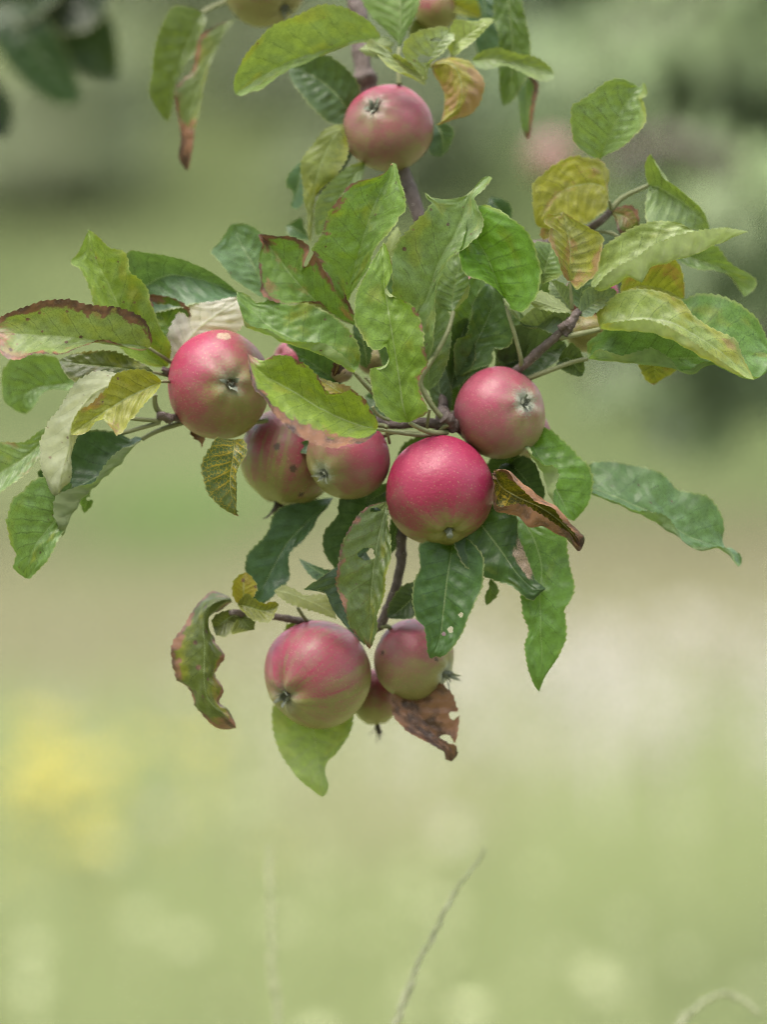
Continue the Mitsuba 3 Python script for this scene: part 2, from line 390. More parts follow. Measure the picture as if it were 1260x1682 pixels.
def skin_rough(p, n, uv):
    return 0.38 + 0.14 * noise(p.x * 420, p.y * 420, p.z * 420)

def skin_h(p, n, uv):
    return 0.00005 * noise(p.x * 900, p.y * 900, p.z * 900) + 0.00016 * fbm(p.x * 200, p.y * 200, p.z * 200)

scene['apple_skin'] = {'type': 'bumpmap', 'bump': proc(skin_h, eps=2e-4), 'scale': 1.0,
                       'b': {'type': 'principled', 'base_color': proc(skin_fn), 'roughness': proc(skin_rough), 'specular': 0.44}}

def sepal_fn(p, n, uv):
    a = fbm(p.x * 500, p.y * 500, p.z * 500)
    return mix((0.10, 0.11, 0.08), (0.26, 0.27, 0.22), a)
scene['sepal_skin'] = {'type': 'twosided', 'b': {'type': 'principled', 'base_color': proc(sepal_fn), 'roughness': 0.85, 'specular': 0.2}}
def dry_fn(p, n, uv):
    a = fbm(p.x * 600, p.y * 600, p.z * 600)
    return mix((0.02, 0.016, 0.012), (0.10, 0.08, 0.055), a)
scene['dry_sepal'] = {'type': 'twosided', 'b': {'type': 'principled', 'base_color': proc(dry_fn), 'roughness': 0.85, 'specular': 0.2}}

def apple(label, cx, cy, rx, ry, z, eye, front=1, blush=0.1, bdir=(-0.1, -0.5, 0.8), streak=0.35, bloom=0.4, eyec=0.6, scab=0.0, sep=1.0, dry=False, stem=None, group=None,
          tall=1.0, stub=False, russet=(0, 0, 9, 0.01), lobes=0.02, detail=True, taper=0.06):
    """eye: where the blossom end (calyx) shows; front = 1 when it faces us."""
    key = thing('apple', label, 'apple', group)
    fid = len(FRUIT)
    rng = np.random.default_rng(70 + fid)
    c = at(cx, cy, z)
    scale = np.linalg.norm(c - EYE) / FPX
    R = 0.5 * (rx + ry) * scale
    ex, ez = (eye[0] - cx) / rx, -(eye[1] - cy) / ry
    rr = min(0.995, math.hypot(ex, ez) * 1.06)
    k = rr / max(math.hypot(ex, ez), 1e-6)
    ex, ez = ex * k, ez * k
    A = RIGHT * ex + UPV * ez - FWD * front * math.sqrt(max(0, 1 - ex * ex - ez * ez))
    A /= np.linalg.norm(A)
    E1 = np.cross(A, [0.3, 0.5, 0.8]); E1 /= np.linalg.norm(E1); E2 = np.cross(A, E1)
    nt, nph = (110, 144) if detail else (48, 64)
    th = np.linspace(0, np.pi, nt) ** 1.0
    ph = np.linspace(0, 2 * np.pi, nph + 1)
    TH, PH = np.meshgrid(th, ph, indexing='ij')
    # profile: hollow at the eye, deeper hollow at the stalk, fuller shoulders
    rad = 1 - 0.15 * np.exp(-(TH / 0.20) ** 2) - 0.30 * np.exp(-((np.pi - TH) / 0.26) ** 2) + 0.02 * np.sin(TH) ** 2
    rad = rad * (1 - taper * np.exp(-((TH - 0.45) / 0.5) ** 2))
    rad = rad * (1 + lobes * np.cos(5 * PH + fid) * np.exp(-((TH - 0.36) / 0.26) ** 2) + 0.006 * np.cos(5 * PH + fid) * np.sin(TH))
    D = (np.sin(TH) * np.cos(PH))[..., None] * E1 + (np.sin(TH) * np.sin(PH))[..., None] * E2 + (np.cos(TH) * tall)[..., None] * A
    wob = 1 + 0.05 * (meshkit.fbm(D * 1.3 + fid * 7.1, 2, fid) - 0.5)
    V = D * (rad * wob)[..., None]
    # fit the photograph's outline: width and height across the view
    u, w = V @ RIGHT, V @ UPV
    sx = 2 * rx * scale / (u.max() - u.min()); sy = 2 * ry * scale / (w.max() - w.min())
    d = V @ FWD
    u = (u - (u.max() + u.min()) / 2) * sx; w = (w - (w.max() + w.min()) / 2) * sy
    M = lambda u_, w_, d_: c + u_[..., None] * RIGHT + w_[..., None] * UPV + d_[..., None] * (FWD * 0.5 * (sx + sy))
    P = M(u, w, d)
    i, j = np.meshgrid(np.arange(nt - 1), np.arange(nph), indexing='ij')
    idx = lambda a, b: a * (nph + 1) + b
    F = np.stack([idx(i, j), idx(i + 1, j), idx(i + 1, j + 1), idx(i, j + 1)], -1).reshape(-1, 4)
    F = np.vstack([F[:, [0, 1, 2]], F[:, [0, 2, 3]]])
    V3 = P.reshape(-1, 3)
    area = np.linalg.norm(np.cross(V3[F[:, 1]] - V3[F[:, 0]], V3[F[:, 2]] - V3[F[:, 0]]), axis=1)
    F = F[area > 1e-13]
    # seam: weld normals by duplicating the first column exactly; normals from the analytic neighbours
    uv = np.c_[(fid + 0.05 + 0.9 * PH / (2 * np.pi)).ravel(), (TH / np.pi).ravel()]
    b = np.array(bdir, float); b /= np.linalg.norm(b)
    FRUIT.append(dict(x=c[0], y=c[1], z=c[2], R=R, seed=fid * 1.37 + 0.5, ax=A[0], ay=A[1], az=A[2], ex=E1[0], ey=E1[1], ez=E1[2],
                      bx=b[0], by=b[1], bz=b[2], blush=blush, streak=streak, bloom=bloom, eye=eyec, scab=scab, rx=russet[0], ry=russet[1], rz=russet[2], rr=russet[3]))
    nrm = np.zeros_like(V3)
    fn = np.cross(V3[F[:, 1]] - V3[F[:, 0]], V3[F[:, 2]] - V3[F[:, 0]])
    for q in range(3): np.add.at(nrm, F[:, q], fn)
    Ng = nrm.reshape(nt, nph + 1, 3); s = Ng[:, 0] + Ng[:, -1]; Ng[:, 0] = s; Ng[:, -1] = s
    Ng[0] = Ng[1].mean(0); Ng[-1] = Ng[-2].mean(0)
    Ng = Ng.reshape(-1, 3)
    if (Ng * (V3 - c)).sum(1).mean() < 0: F = F[:, ::-1]; Ng = -Ng
    Ng /= np.linalg.norm(Ng, axis=1, keepdims=True) + 1e-20
    path = meshkit.write_ply((V3, F), False, uv, None, normals=Ng)
    scene[f'{key}__flesh'] = {'type': 'ply', 'filename': path, 'face_normals': False, 'bsdf': {'type': 'ref', 'id': 'apple_skin'}}
    if not detail: return key
    # calyx: five woolly sepals round a tuft of dry stamens
    e0 = P[2].mean(0); Rm = R
    mat = 'dry_sepal' if dry else 'sepal_skin'
    st_V, st_F, off = [], [], 0
    for q in range(15):
        a = rng.random() * 6.28; o = (0.012 + 0.035 * rng.random()) * Rm / 1.0
        root = e0 + (E1 * math.cos(a) + E2 * math.sin(a)) * o * 1.4 - A * 0.03 * Rm
        tipp = root + A * (0.10 + 0.07 * rng.random()) * Rm * sep + (E1 * math.cos(a + 1) + E2 * math.sin(a + 1)) * o * 0.8
        v_, f_ = tube_mesh([root, (root + tipp) / 2 + E1 * o * 0.2, tipp], 0.011 * Rm, 0.006 * Rm, n=6, sides=5)
        st_V.append(v_); st_F.append(f_ + off); off += len(v_)
    cal = part(key, 'calyx', (np.vstack(st_V), np.vstack(st_F)), 'dry_sepal' if dry else 'sepal_skin')
    if stub:
        v_, f_ = tube_mesh([e0 - A * .1 * Rm, e0 + A * .04 * Rm, e0 + A * .17 * Rm + E1 * .02 * Rm], .075 * Rm, .055 * Rm, n=10, sides=12, bumps=.2)
        part(cal, 'stub', (v_, f_), 'sepal_skin')
    for q in range(0 if stub else 5):
        a = q / 5 * 6.283 + 0.4 * rng.random() + fid
        out = E1 * math.cos(a) + E2 * math.sin(a); side = np.cross(A, out)
        ln = (0.22 + 0.09 * rng.random()) * Rm * sep; wd = 0.062 * Rm
        curl = rng.uniform(0.0, 1.0)
        rows = []
        for s_ in np.linspace(0, 1, 9):
            lift = (0.75 - 0.35 * curl) * ln * math.sin(s_ * 1.45) + 0.25 * ln * s_ - 0.015 * Rm
            o = 0.075 * Rm + ln * (0.10 + 0.75 * curl) * s_ * s_ - 0.05 * ln * s_
            ctr = e0 + out * o + A * lift
            wv = wd * (1 - s_) ** 0.6 * (0.7 + 1.6 * s_ * (1 - s_)) * (1 + 0.3 * math.sin(9 * s_ + q)) + 0.003 * Rm
            for x_ in (-1, -0.5, 0, 0.5, 1):
                rows.append(ctr + side * wv * x_ + A * (0.25 * wv * x_ * x_) * (1 if q % 2 else -0.6))
        Vp = np.array(rows)
        i, j = np.meshgrid(np.arange(8), np.arange(4), indexing='ij')
        Fq = np.stack([i * 5 + j, (i + 1) * 5 + j, (i + 1) * 5 + j + 1, i * 5 + j + 1], -1).reshape(-1, 4)
        Fq = np.vstack([Fq[:, [0, 1, 2]], Fq[:, [0, 2, 3]]])
        V2 = Vp - A * 0.012 * Rm                               # a little thickness
        part(cal, 'sepal', (np.vstack([Vp, V2]), np.vstack([Fq, Fq[:, ::-1] + len(Vp)])), mat)
    if stem:
        S = pts(stem); root = P[-3].mean(0) + A * 0.05 * Rm
        Q = np.vstack([root, root - A * 0.25 * Rm, at(S[:, 0], S[:, 1], S[:, 2])])
        v_, f_ = tube_mesh(Q, 3.3 * PX, 4.0 * PX, n=24, sides=9, bumps=0.06)
        part(key, 'stalk', (v_, f_), 'stalk_skin')
    return key

apple('crimson apple at the left end of the cluster, blossom end facing out', 360, 632, 84, 90, -75, (384, 631), blush=0.40, bdir=(-0.75, -0.15, 0.70), streak=0.22, bloom=0.15, eyec=0.35, russet=(.12, -.36, .90, .14), stem='400,690,-120 440,690,-110')
apple('dull red and olive apple with dark scab marks, hanging behind the crimson one', 474, 752, 80, 81, -175, (456, 836), front=0.25, blush=0.08, bdir=(0.15, -0.3, 0.85), streak=0.75, bloom=0.15, eyec=0.0, scab=0.75, sep=2.0, dry=True, stem='540,690,-110 640,700,-70')
apple('small pinkish apple under the brown edged leaf, between crimson and bright red apples', 572, 752, 69, 68, -75, (530, 779), blush=0.32, bdir=(0.45, -0.3, 0.75), streak=0.12, bloom=0.45, eyec=0.95, sep=1.05, stem='640,712,-60 690,712,-50')
apple('bright red apple at the front of the cluster, blossom end pointing down towards the grass', 723, 806, 89, 91, -55, (738, 874), blush=0.62, bdir=(-0.05, -0.30, 0.93), streak=0.26, bloom=0.05, eyec=0.05, sep=0.5, stub=True, stem='724,708,-60 735,698,-40')
apple('pink apple right of centre below the brown twig, grey blossom end facing out', 821, 678, 75, 76, -85, (862, 661), blush=0.42, bdir=(-0.4, -0.2, 0.85), streak=0.12, bloom=0.65, eyec=1.0, sep=0.9, stem='760,690,-90 745,698,-60')
apple('sliver of a dull red apple showing behind the pink apple on the right', 862, 712, 42, 42, -190, (850, 745), front=0.3, blush=0.3, stem=None)
apple('largest apple of the bottom cluster, red streaked over yellow green', 522, 1108, 88, 89, -125, (468, 1143), blush=0.30, bdir=(-0.6, -0.2, 0.8), streak=0.65, bloom=0.35, eyec=0.35, lobes=0.05, stem='590,1050,-130 622,1032,-110')
apple('dull pink apple of the bottom cluster, sepals poking out to the right', 680, 1083, 66, 67, -140, (732, 1107), blush=0.12, bdir=(-0.1, -0.3, 0.9), streak=0.2, bloom=0.5, eyec=0.95, sep=2.0, scab=0.25, stem='640,1030,-120 625,1030,-110')
apple('small dark apple of the bottom cluster, sepals pointing down', 617, 1144, 41, 46, -225, (621, 1192), front=0.15, blush=0.16, bdir=(0.2, -0.2, 0.6), streak=0.3, bloom=0.1, eyec=0.0, sep=2.8, dry=True)
apple('pink apple at the top of the branch, blossom end facing up and out', 638, 211, 74, 71, -200, (613, 181), blush=0.36, bdir=(-0.1, -0.35, 0.9), streak=0.15, bloom=0.6, eyec=0.45, stem='640,290,-210 664,300,-200')
apple('blurred dull apple cut by the top edge of the picture above the long pale leaf', 436, -26, 68, 70, -330, (470, 20), blush=0.22, bdir=(0.2, -0.3, 0.6), bloom=0.4, eyec=0.0)
apple('shaded brownish apple high behind the crumpled pale leaves', 716, 14, 36, 38, -330, (720, 45), front=-0.2, blush=-0.05, bloom=0.1, eyec=0.0)
apple('half hidden pink apple behind the leaves just right of the crimson apple', 482, 592, 34, 34, -230, (500, 600), front=-0.5, blush=0.42, bloom=0.5, eyec=0.0)
apple('deep red apple almost hidden behind the pale leaves of the right hand twig', 972, 484, 44, 40, -190, (985, 505), front=-0.6, blush=0.75, bloom=0.05, eyec=0.0)
apple('yellow green apple in the shade behind the fork of the right hand twig', 968, 547, 38, 32, -170, (985, 560), front=-0.4, blush=-0.35, bloom=0.1, eyec=0.0)
apple('brownish green apple glimpsed in the gap under the curled upright leaf', 776, 478, 30, 34, -260, (776, 500), front=-0.4, blush=-0.1, bloom=0.5, eyec=0.0)
apple('tiny grey green fruitlet seen through the bite in the upright front leaf', 612, 592, 26, 24, -190, (629, 588), front=0.8, blush=-0.6, bloom=0.9, eyec=0.0, dry=True)
apple('shrivelled grey fruitlet in the gap above the brown edged leaf', 561, 612, 19, 17, -120, (556, 600), front=0.5, blush=-0.3, bloom=1.4, eyec=0.6, dry=True, scab=0.8)
# ------------------------------------------------------------------ the branch: wood first, then its leaves
thing('apple_branch', 'leafy apple branch hanging into the picture, in focus, its aged leaves edged brown and pink', 'branch')
twig('bough', '575,-60,-330 588,20,-290 596,110,-250 618,190,-240 660,280,-210 690,360,-200 716,480,-190 726,600,-150 728,690,-95', 17, 8, n=90, label='grey brown main wood coming down from the top edge')
twig('spur', '728,676,-95 735,692,-60 752,700,-70 775,720,-110', 12, 10, n=30, bumps=0.3)
twig('spur', '744,706,-60 738,692,-48 730,684,-42', 8, 10, n=20, bumps=0.4)
twig('side_twig', '735,700,-70 690,694,-62 645,697,-72 560,684,-150 470,690,-190 360,700,-160 300,688,-75 272,685,-55', 9, 6, n=80, label='dark twig running left behind the crimson apple')
twig('bud', '282,688,-60 268,684,-52 258,683,-48', 9, 6, n=16, bumps=0.35)
twig('bud', '275,612,-70 270,608,-62 266,606,-60', 6, 4, n=12, bumps=0.35)
twig('side_twig', '735,694,-80 790,650,-110 856,604,-78 890,573,-58 922,546,-44 938,524,-40', 9, 7, n=60, label='smooth reddish brown twig rising to the right')
twig('bud', '926,545,-40 938,530,-34 946,518,-34 952,512,-36', 11, 6, n=20, bumps=0.35)
twig('bud', '920,540,-30 930,532,-24', 6, 5, n=10, bumps=0.4)
twig('hanging_twig', '730,690,-95 700,760,-140 672,830,-135 661,870,-120 658,930,-115 650,965,-115 638,998,-115 622,1032,-115', 8, 8, n=70, label='straight grey twig hanging down to the bottom apples')
twig('side_twig', '630,1022,-115 590,1040,-140 540,1033,-165 503,1022,-130 446,1012,-105 400,1007,-95', 8, 5, n=60)
twig('bud', '400,1008,-95 388,1005,-90 376,1007,-88', 6, 4, n=12, bumps=0.4)
twig('side_twig', '690,360,-190 780,400,-240 860,404,-200 930,392,-170 975,372,-150 1002,348,-150', 8, 6, n=60)

def stem(txt, r0=3.0, r1=3.4, name='stalk'):
    S = pts(txt)
    part(HOLDER, name, tube_mesh(at(S[:, 0], S[:, 1], S[:, 2]), r0 * PX, r1 * PX, n=40, sides=9, bumps=0.06, seed=len(scene)), 'stalk_skin')
stem('255,648,-40 256,668,-50 266,681,-60', 4, 5)
stem('213,687,-30 240,690,-40 263,691,-55', 3.5, 4)
stem('200,712,-35 235,702,-45 262,694,-55', 3.5, 4)
stem('634,700,-20 640,728,-70', 2.5, 2.5)
stem('706,672,-30 703,690,-45 702,704,-60', 2.6, 2.6)
stem('600,620,-80 628,655,-70 640,690,-70', 3, 3)
stem('612,668,-30 622,682,-38 640,690,-50', 3, 3)
stem('489,998,-95 498,1012,-105 507,1021,-125', 3, 3)
stem('818,1000,-120 822,775,-90', 2, 2) if False else None

# ---- left group
leaf('fresh', (245, 572, -45), (-20, 556, -15), [
    ('249,553 230,520 213,513 190,504 173,504 150,500 138,499 113,491 95,492 67,495 40,505 20,512 0,523', (-60, -60, -45)),
    ('225,568 190,564 143,558 100,553 70,551 30,549 0,548', (-30, -5)),
    ('225,576 200,569 173,561 150,561 127,573 100,588 80,587 60,585 33,592 10,587 -5,572', (-20, 12))],
    stalk='262,583,-60 285,598,-90', bA=.28, bB=.20, bt=.12, spot=.45, red=.42, c=(.165, .225, .070), label='leaf with a brown scorched upper edge, far left')
leaf('fresh', (276, 602, -90), (145, 377, -85), [
    ('240,603 205,580 180,545 155,503 147,478 140,457 130,440 118,430 127,419 138,392', (-80, -70)),
    ('235,572 200,515 188,490 175,462 158,430 150,400', (-85, -75)),
    ('277,567 267,537 255,515 247,500 240,483 237,477 225,455 213,443 207,425 203,417 192,414 180,413 168,403 160,390', (-70, -50))], yel=.32, spot=.3)
leaf('blue', (218, 525, -130), (394, 484, -130), [
    ('202,480 205,425 212,412 233,413 260,417 287,422 312,431 333,440 357,455 377,470', -120),
    ('240,470 290,452 340,463', -128), ('262,512 310,503 350,499 380,492', -135)], under=.5)
leaf('green', (288, 588, -112), (242, 486, -112), [
    ('305,545 310,508 293,493 278,487 267,485 255,483', (-120, -105)), ('283,555 265,520 253,500', -110), ('255,570 240,530 235,505', -112)],
    bt=.22, bA=.12, label='dark leaf with a brown tip behind the tall curled leaf')
leaf('pale', (298, 618, -115), (398, 490, -112), [
    ('281,590 276,562 280,545 287,529 300,508 316,503 333,501 350,498 367,493 385,488', (-110, -100)),
    ('305,572 322,545 355,518 380,502', (-100, -95)), ('335,600 365,560 398,535 403,515 402,500', (-105, -95))], up=False, under=1.8, red=.25, c=(.30, .30, .22), label='whitish leaf underside behind the crimson apple')
leaf('olive', (251, 611, -50), (97, 592, -60), [
    ('233,597 207,585 195,580 183,577 165,577 153,578 138,579 127,580 112,584', (-70, -70)), ('225,609 200,605 150,600 120,596', -50),
    ('230,620 190,624 160,632 130,628 115,622 103,606', (-45, -45))], stalk='262,614,-60 280,618,-90', c=(.062, .082, .020))
leaf('green', (128, 630, -180), (43, 680, -190), [
    ('112,606 95,590 75,584 55,584 38,586 22,592 10,604 4,620 5,640 6,655 22,672', -195), ('105,631 80,633 45,645 38,660', -180),
    ('124,634 110,641 95,641 82,641 70,646 63,651 55,662 49,671', (-175, -165))], c=(.115, .19, .06))
leaf('pale', (255, 640, -35), (103, 828, -35), [
    ('230,622 190,612 178,610 167,610 150,613 140,618 128,626 119,636 110,650 98,672 83,690 74,708 66,722 66,745 68,765 74,785 82,805', (-25, -20)),
    ('210,632 165,640 135,668 117,700 112,742 104,770 98,792', (-15, -5)),
    ('250,652 200,668 160,685 132,702 124,720 117,745 118,775 115,790 101,806', (-25, -20))], up=False, under=1.3, red=.2, spot=.25, wave=.5, c=(.24, .25, .13), label='pale leaf seen from below, drooping with a hooked tip')
leaf('yellow', (265, 627, -10), (117, 715, 15), [
    ('260,620 253,615 240,609 227,607 213,609 200,613 190,618 183,625 178,638 165,650 150,663 140,669 133,673 126,683 120,693 117,704', (0, 5)),
    ('235,641 203,657 180,671 160,683 135,700', 12),
    ('262,634 257,643 245,657 233,667 222,678 213,687 207,697 200,707 190,713 185,707 180,703 170,695 160,695 150,698 141,705 133,711', (10, 20))],
    stalk='275,627,-40 290,628,-90', red=.42, spot=.2, label='yellow green leaf with red blotches, left of the crimson apple')
leaf('rust', (80, 703, -70), (-55, 795, -70), [
    ('65,708 50,720 38,727 20,728 0,728 -30,740', -80), ('75,715 48,745 10,770 -20,786', -70),
    ('77,720 72,740 66,748 50,771 38,784 27,793 12,802 0,809 -30,818', (-60, -60))], up=True, red=.35, c=(.16, .24, .09), yel=.2)
leaf('dark', (233, 722, -55), (101, 882, -45), [
    ('222,716 213,720 200,712 187,709 168,707 150,707 138,710 127,716 108,730 90,745 75,763 62,782 70,810 82,850', (-75, -85)),
    ('205,745 165,778 125,803 100,830 96,855', (-55, -60)),
    ('216,740 200,757 183,772 167,787 157,803 145,814 133,823 126,838 118,850 112,862', (-22, -25)),
    ('207,735 187,747 175,760 163,777 155,790 147,798 122,806 100,813 90,827 92,850', (-14, -8))],
    stalk='250,712,-60 275,702,-70 300,694,-85', sw=4.5, under=.72, soft=.8, c=(.034, .075, .026), label='dark channelled leaf, its pale edge rolled up')
leaf('fresh', (118, 795, -45), (42, 950, -35), [
    ('90,783 65,785 50,794 40,806 28,814 20,823 15,840 11,857 14,875 17,890 22,901 27,910 25,921 22,931 30,941', (-55, -35)),
    ('106,822 93,850 75,874 60,892 48,920', (-30, -25)),
    ('118,830 106,858 101,870 97,880 88,900 77,920 67,931 58,940 50,949', (-45, -40))], yel=.3, c=(.11, .19, .05), spot=.15)
leaf('green', (152, 800, -90), (138, 843, -90), [('147,815 151,828 145,836', -90), ('144,820 141,832', -88), ('138,810 133,820 135,834', -90)], holes=((145, 819, 3, 2.5),))
leaf('brown', (315, 704, -100), (331, 737, -95), [('326,706 338,714 334,727', -95), ('322,714 328,725', -90), ('313,712 319,720 328,726', -95)], c=(.05, .035, .02))
leaf('green', (386, 722, -30), (391, 848, -15), [
    ('368,722 352,721 343,735 336,748 331,763 332,777 336,793 340,807 349,819 360,830 376,841', (-30, -20)), ('383,750 379,780 380,810 386,835', (-12, -5)),
    ('398,722 403,730 401,753 397,768 393,780 390,798 388,813 390,830', (-25, -15))], vy=1.0, c=(.055, .085, .025), bt=.03, label='dark green leaf with bright yellow veins')

# ---- centre group
leaf('blue', (440, 492, -165), (384, 368, -175), [
    ('420,485 400,471 383,462 370,450 363,440 358,430 352,420 347,414 355,406 363,400 370,388 377,375', (-160, -150)),
    ('425,452 410,425 395,400 388,382', (-165, -180)), ('448,460 450,430 440,395 428,380 418,373 405,368 393,367', (-170, -180))], c=(.10, .17, .075), spot=.12)
leaf('green', (586, 536, -75), (424, 386, -90), [
    ('560,524 545,513 528,500 518,498 500,499 482,502 465,500 449,495 440,490 433,484 429,470 428,456 427,440 427,428 429,414 433,403 428,394', (-70, -60)),
    ('560,523 545,515 530,505 499,476 485,460 471,443 457,424 443,405 433,394', (-80, -85)),
    ('588,525 581,515 574,500 567,486 560,471 553,458 542,444 530,433 523,420 516,414 508,427 501,437 503,422 507,409 497,398 482,391 468,389 456,390 440,388', (-72, -55))],
    bA=.16, bB=.26, bt=.13, red=.4, label='reddish edged leaf with a curled pink margin')
leaf('fresh', (571, 498, -80), (645, 268, -60), [
    ('558,489 545,468 530,432 521,418 519,408 527,397 532,389 536,378 539,367 541,357 543,349 550,337 558,326 568,315 578,306 595,298 611,292 624,287 634,283 641,275', (-62, -50)),
    ('572,485 576,463 591,413 603,372 616,337 626,313 637,296 642,282', (-60, -55)),
    ('578,481 593,458 601,446 609,433 620,414 631,397 638,387 644,377 650,366 653,354 662,350 667,342 668,330 667,321 661,305 658,293 655,281 652,272', (-70, -60))],
    yel=.22, spot=.25, bA=.07, c=(.12, .205, .043), label='large upright leaf with its pointed tip against the top apple')
leaf('pale', (640, 432, -95), (653, 372, -95), [('634,410 640,392 648,378', -95), ('642,412 649,392', -92), ('645,424 657,395 656,380', -90)], up=False)
leaf('fresh', (690, 606, -70), (803, 290, -48), [
    ('668,560 650,500 643,460 643,425 650,407 658,390 667,379 676,369 685,359 694,351 703,342 710,336 702,318 712,325 722,327 735,328 745,327 762,322 772,316 785,301 795,292', (-58, -48)),
    ('688,540 688,517 702,489 722,430 750,379 762,350 769,328 776,314 790,302', (-48, -46)),
    ('712,560 711,525 709,500 710,482 717,456 727,444 740,433 756,418 770,402 781,388 787,374 790,363 788,353 782,338 777,324 790,313 801,304 808,296', (-32, -34))],
    yel=.22, spot=.3, c=(.13, .205, .06), label='large curled leaf at the centre, its narrow tip bent over like a tongue')
leaf('fresh', (745, 512, -52), (757, 418, -65), [('730,508 714,492 712,474 722,450 742,424', -75), ('743,490 748,460 753,436', -66),
    ('754,502 765,485 769,474 768,460 769,448 763,432', (-55, -55)), ('750,500 760,480 766,468', (-48, -50))], stalk='734,548,-42 718,578,-38 703,602,-38 692,620,-40 694,640,-42 711,668,-45 724,684,-50 738,698,-60', sw=4.2, c=(.14, .215, .08), under=.6)
leaf('fresh', (672, 694, 2), (630, 398, -8), [
    ('660,694 649,693 641,689 634,683 626,676 619,668 615,655 612,637 609,618 609,607 614,604 626,607 632,604 637,596 638,588 636,579 634,571 622,575 609,571 602,560 596,549 588,536 583,523 582,508 583,493 590,470 597,455 605,441 610,432 615,425 623,412', (5, -5)),
    ('661,663 656,622 647,569 641,529 637,503 632,470 630,430', (12, 0)),
    ('679,691 685,688 696,683 703,673 699,663 693,653 688,640 686,625 692,612 701,599 700,582 698,565 697,551 692,540 691,531 686,518 679,504 668,496 658,491 647,487 638,486 632,473 638,459 643,443 643,433 641,423 636,408', (8, 5))],
    stalk='688,703,-12 706,710,-30 735,710,-55', sw=4.2, yel=.3, red=.08, bB=.05, c=(.125, .21, .028), wave=.5, label='upright lobed leaf in front of the cluster with a bite out of its left side')
leaf('green', (582, 612, -35), (389, 480, -45), [
    ('588,600 590,587 589,575 586,564 578,550 568,538 557,528 545,518 532,511 520,504 508,500 499,499 490,500 482,503 462,499 441,493 430,497 419,498 412,490 405,484', (-55, -50)),
    ('558,592 520,572 479,556 455,543 438,532 420,515 403,498', (-38, -45)),
    ('575,609 563,600 553,594 543,589 531,584 520,580 507,577 494,574 482,569 462,557 443,549 430,548 418,547 411,542 405,537 399,520 396,505', (-12, -20)),
    ('580,605 563,583 547,576 532,568 505,565 477,559 460,551 443,544 420,540 405,530 396,504', (-2, -12))],
    stalk='596,628,-45 612,645,-60 640,680,-75', sw=3.8, soft=.75, spot=.22, yel=.34, c=(.105, .19, .04), under=.66, label='leaf lying across the cluster above the crimson apple, lower edge rolled')
leaf('fresh', (619, 705, 22), (406, 579, 48), [
    ('621,698 618,687 614,681 609,676 605,667 601,658 594,652 588,648 582,643 576,640 565,644 553,646 544,647 537,643 531,635 525,625 518,615 510,607 500,598 489,594 484,589 477,585 463,584 449,585 439,589 428,592 418,587', (10, 30)),
    ('610,703 596,700 558,686 522,668 482,643 460,631 443,622 424,607', (40, 55)),
    ('616,714 609,721 601,727 591,731 578,729 565,730 553,734 543,734 530,731 517,728 506,725 494,721 484,714 474,706 461,694 449,683 443,674 438,665 430,653 421,643 416,632 413,621 409,600', (45, 62))],
    stalk='634,708,5 647,710,-8 668,713,-28 690,715,-45 720,712,-60', sw=3.2, bB=.40, bA=.08, bt=.09, yel=.28, red=.08, c=(.15, .225, .03), wave=.6, fold=.85, label='bright leaf in front with a thick orange brown lower edge')
leaf('yellow', (592, 664, -10), (524, 620, -35), [('585,648 575,638 560,632 545,629 532,624', -40), ('570,650 548,638', -25), ('570,665 540,650 526,632', -20)], vy=.3, c=(.14, .13, .03))
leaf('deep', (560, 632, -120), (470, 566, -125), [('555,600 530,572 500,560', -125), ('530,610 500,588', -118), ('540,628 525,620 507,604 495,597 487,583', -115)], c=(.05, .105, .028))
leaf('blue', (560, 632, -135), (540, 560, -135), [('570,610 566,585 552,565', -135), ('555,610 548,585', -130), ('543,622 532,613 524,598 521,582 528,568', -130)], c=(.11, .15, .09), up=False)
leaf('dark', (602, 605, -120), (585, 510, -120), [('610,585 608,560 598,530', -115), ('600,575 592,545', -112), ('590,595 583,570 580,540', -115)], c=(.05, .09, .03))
leaf('brown', (548, 618, -70), (560, 592, -70), [('545,606 550,594', -68), ('553,608 556,598', -62), ('560,612 566,602', -66)], wave=3)
leaf('green', (829, 491, -55), (776, 340, -60), [
    ('836,506 850,512 862,511 872,500 879,492 884,478 887,458 887,443 884,428 881,414 877,402 871,389 864,379 852,368 839,359 828,351 818,345 806,340 796,336 786,337', (-60, -60)),
    ('824,478 818,466 801,425 792,408 783,393 778,370 775,355', (-45, -50)),
    ('824,484 815,476 801,467 792,459 783,454 773,449 765,443 759,434 755,424 757,400 764,370', (-28, -40))],
    stalk='838,526,-48 845,547,-50 850,566,-55 855,585,-62 856,603,-75', sw=3.6, c=(.085, .18, .020), yel=.2, label='broad deep green leaf right of the centre')
leaf('green', (826, 490, -40), (856, 528, -42), [('836,494 848,503 853,515', -40), ('838,503 848,516', -34), ('832,502 841,514 848,522', -36)], up=False, under=.6, label='small pale flap curled back at the base of the broad leaf')
leaf('green', (745, 632, -130), (802, 466, -110), [
    ('752,618 749,597 746,583 745,571 747,561 751,554 758,551 764,546 766,532 772,518 779,502 785,488 791,475', (-95, -95)),
    ('752,617 762,602 782,564 797,533 808,505 808,485', (-105, -100)),
    ('768,612 785,606 800,600 808,592 807,580 812,570 824,570 835,567 843,558 848,548 848,540 845,530 840,505 826,478', (-115, -110))],
    stalk='741,638,-132 733,652,-130 731,665,-120 732,682,-100 737,697,-80', c=(.068, .125, .034), label='folded leaf above the pink apple, dark half and paler half')
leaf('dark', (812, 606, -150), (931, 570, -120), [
    ('818,580 832,555 848,538 861,534 876,532 889,539 901,546 915,554 925,560', -140), ('830,598 850,592 880,583 904,576', -135), ('825,618 850,622 866,620 881,615 898,603 912,594 924,582', -130)], c=(.050, .085, .040), label='dark serrated leaf in the shade behind the reddish twig')
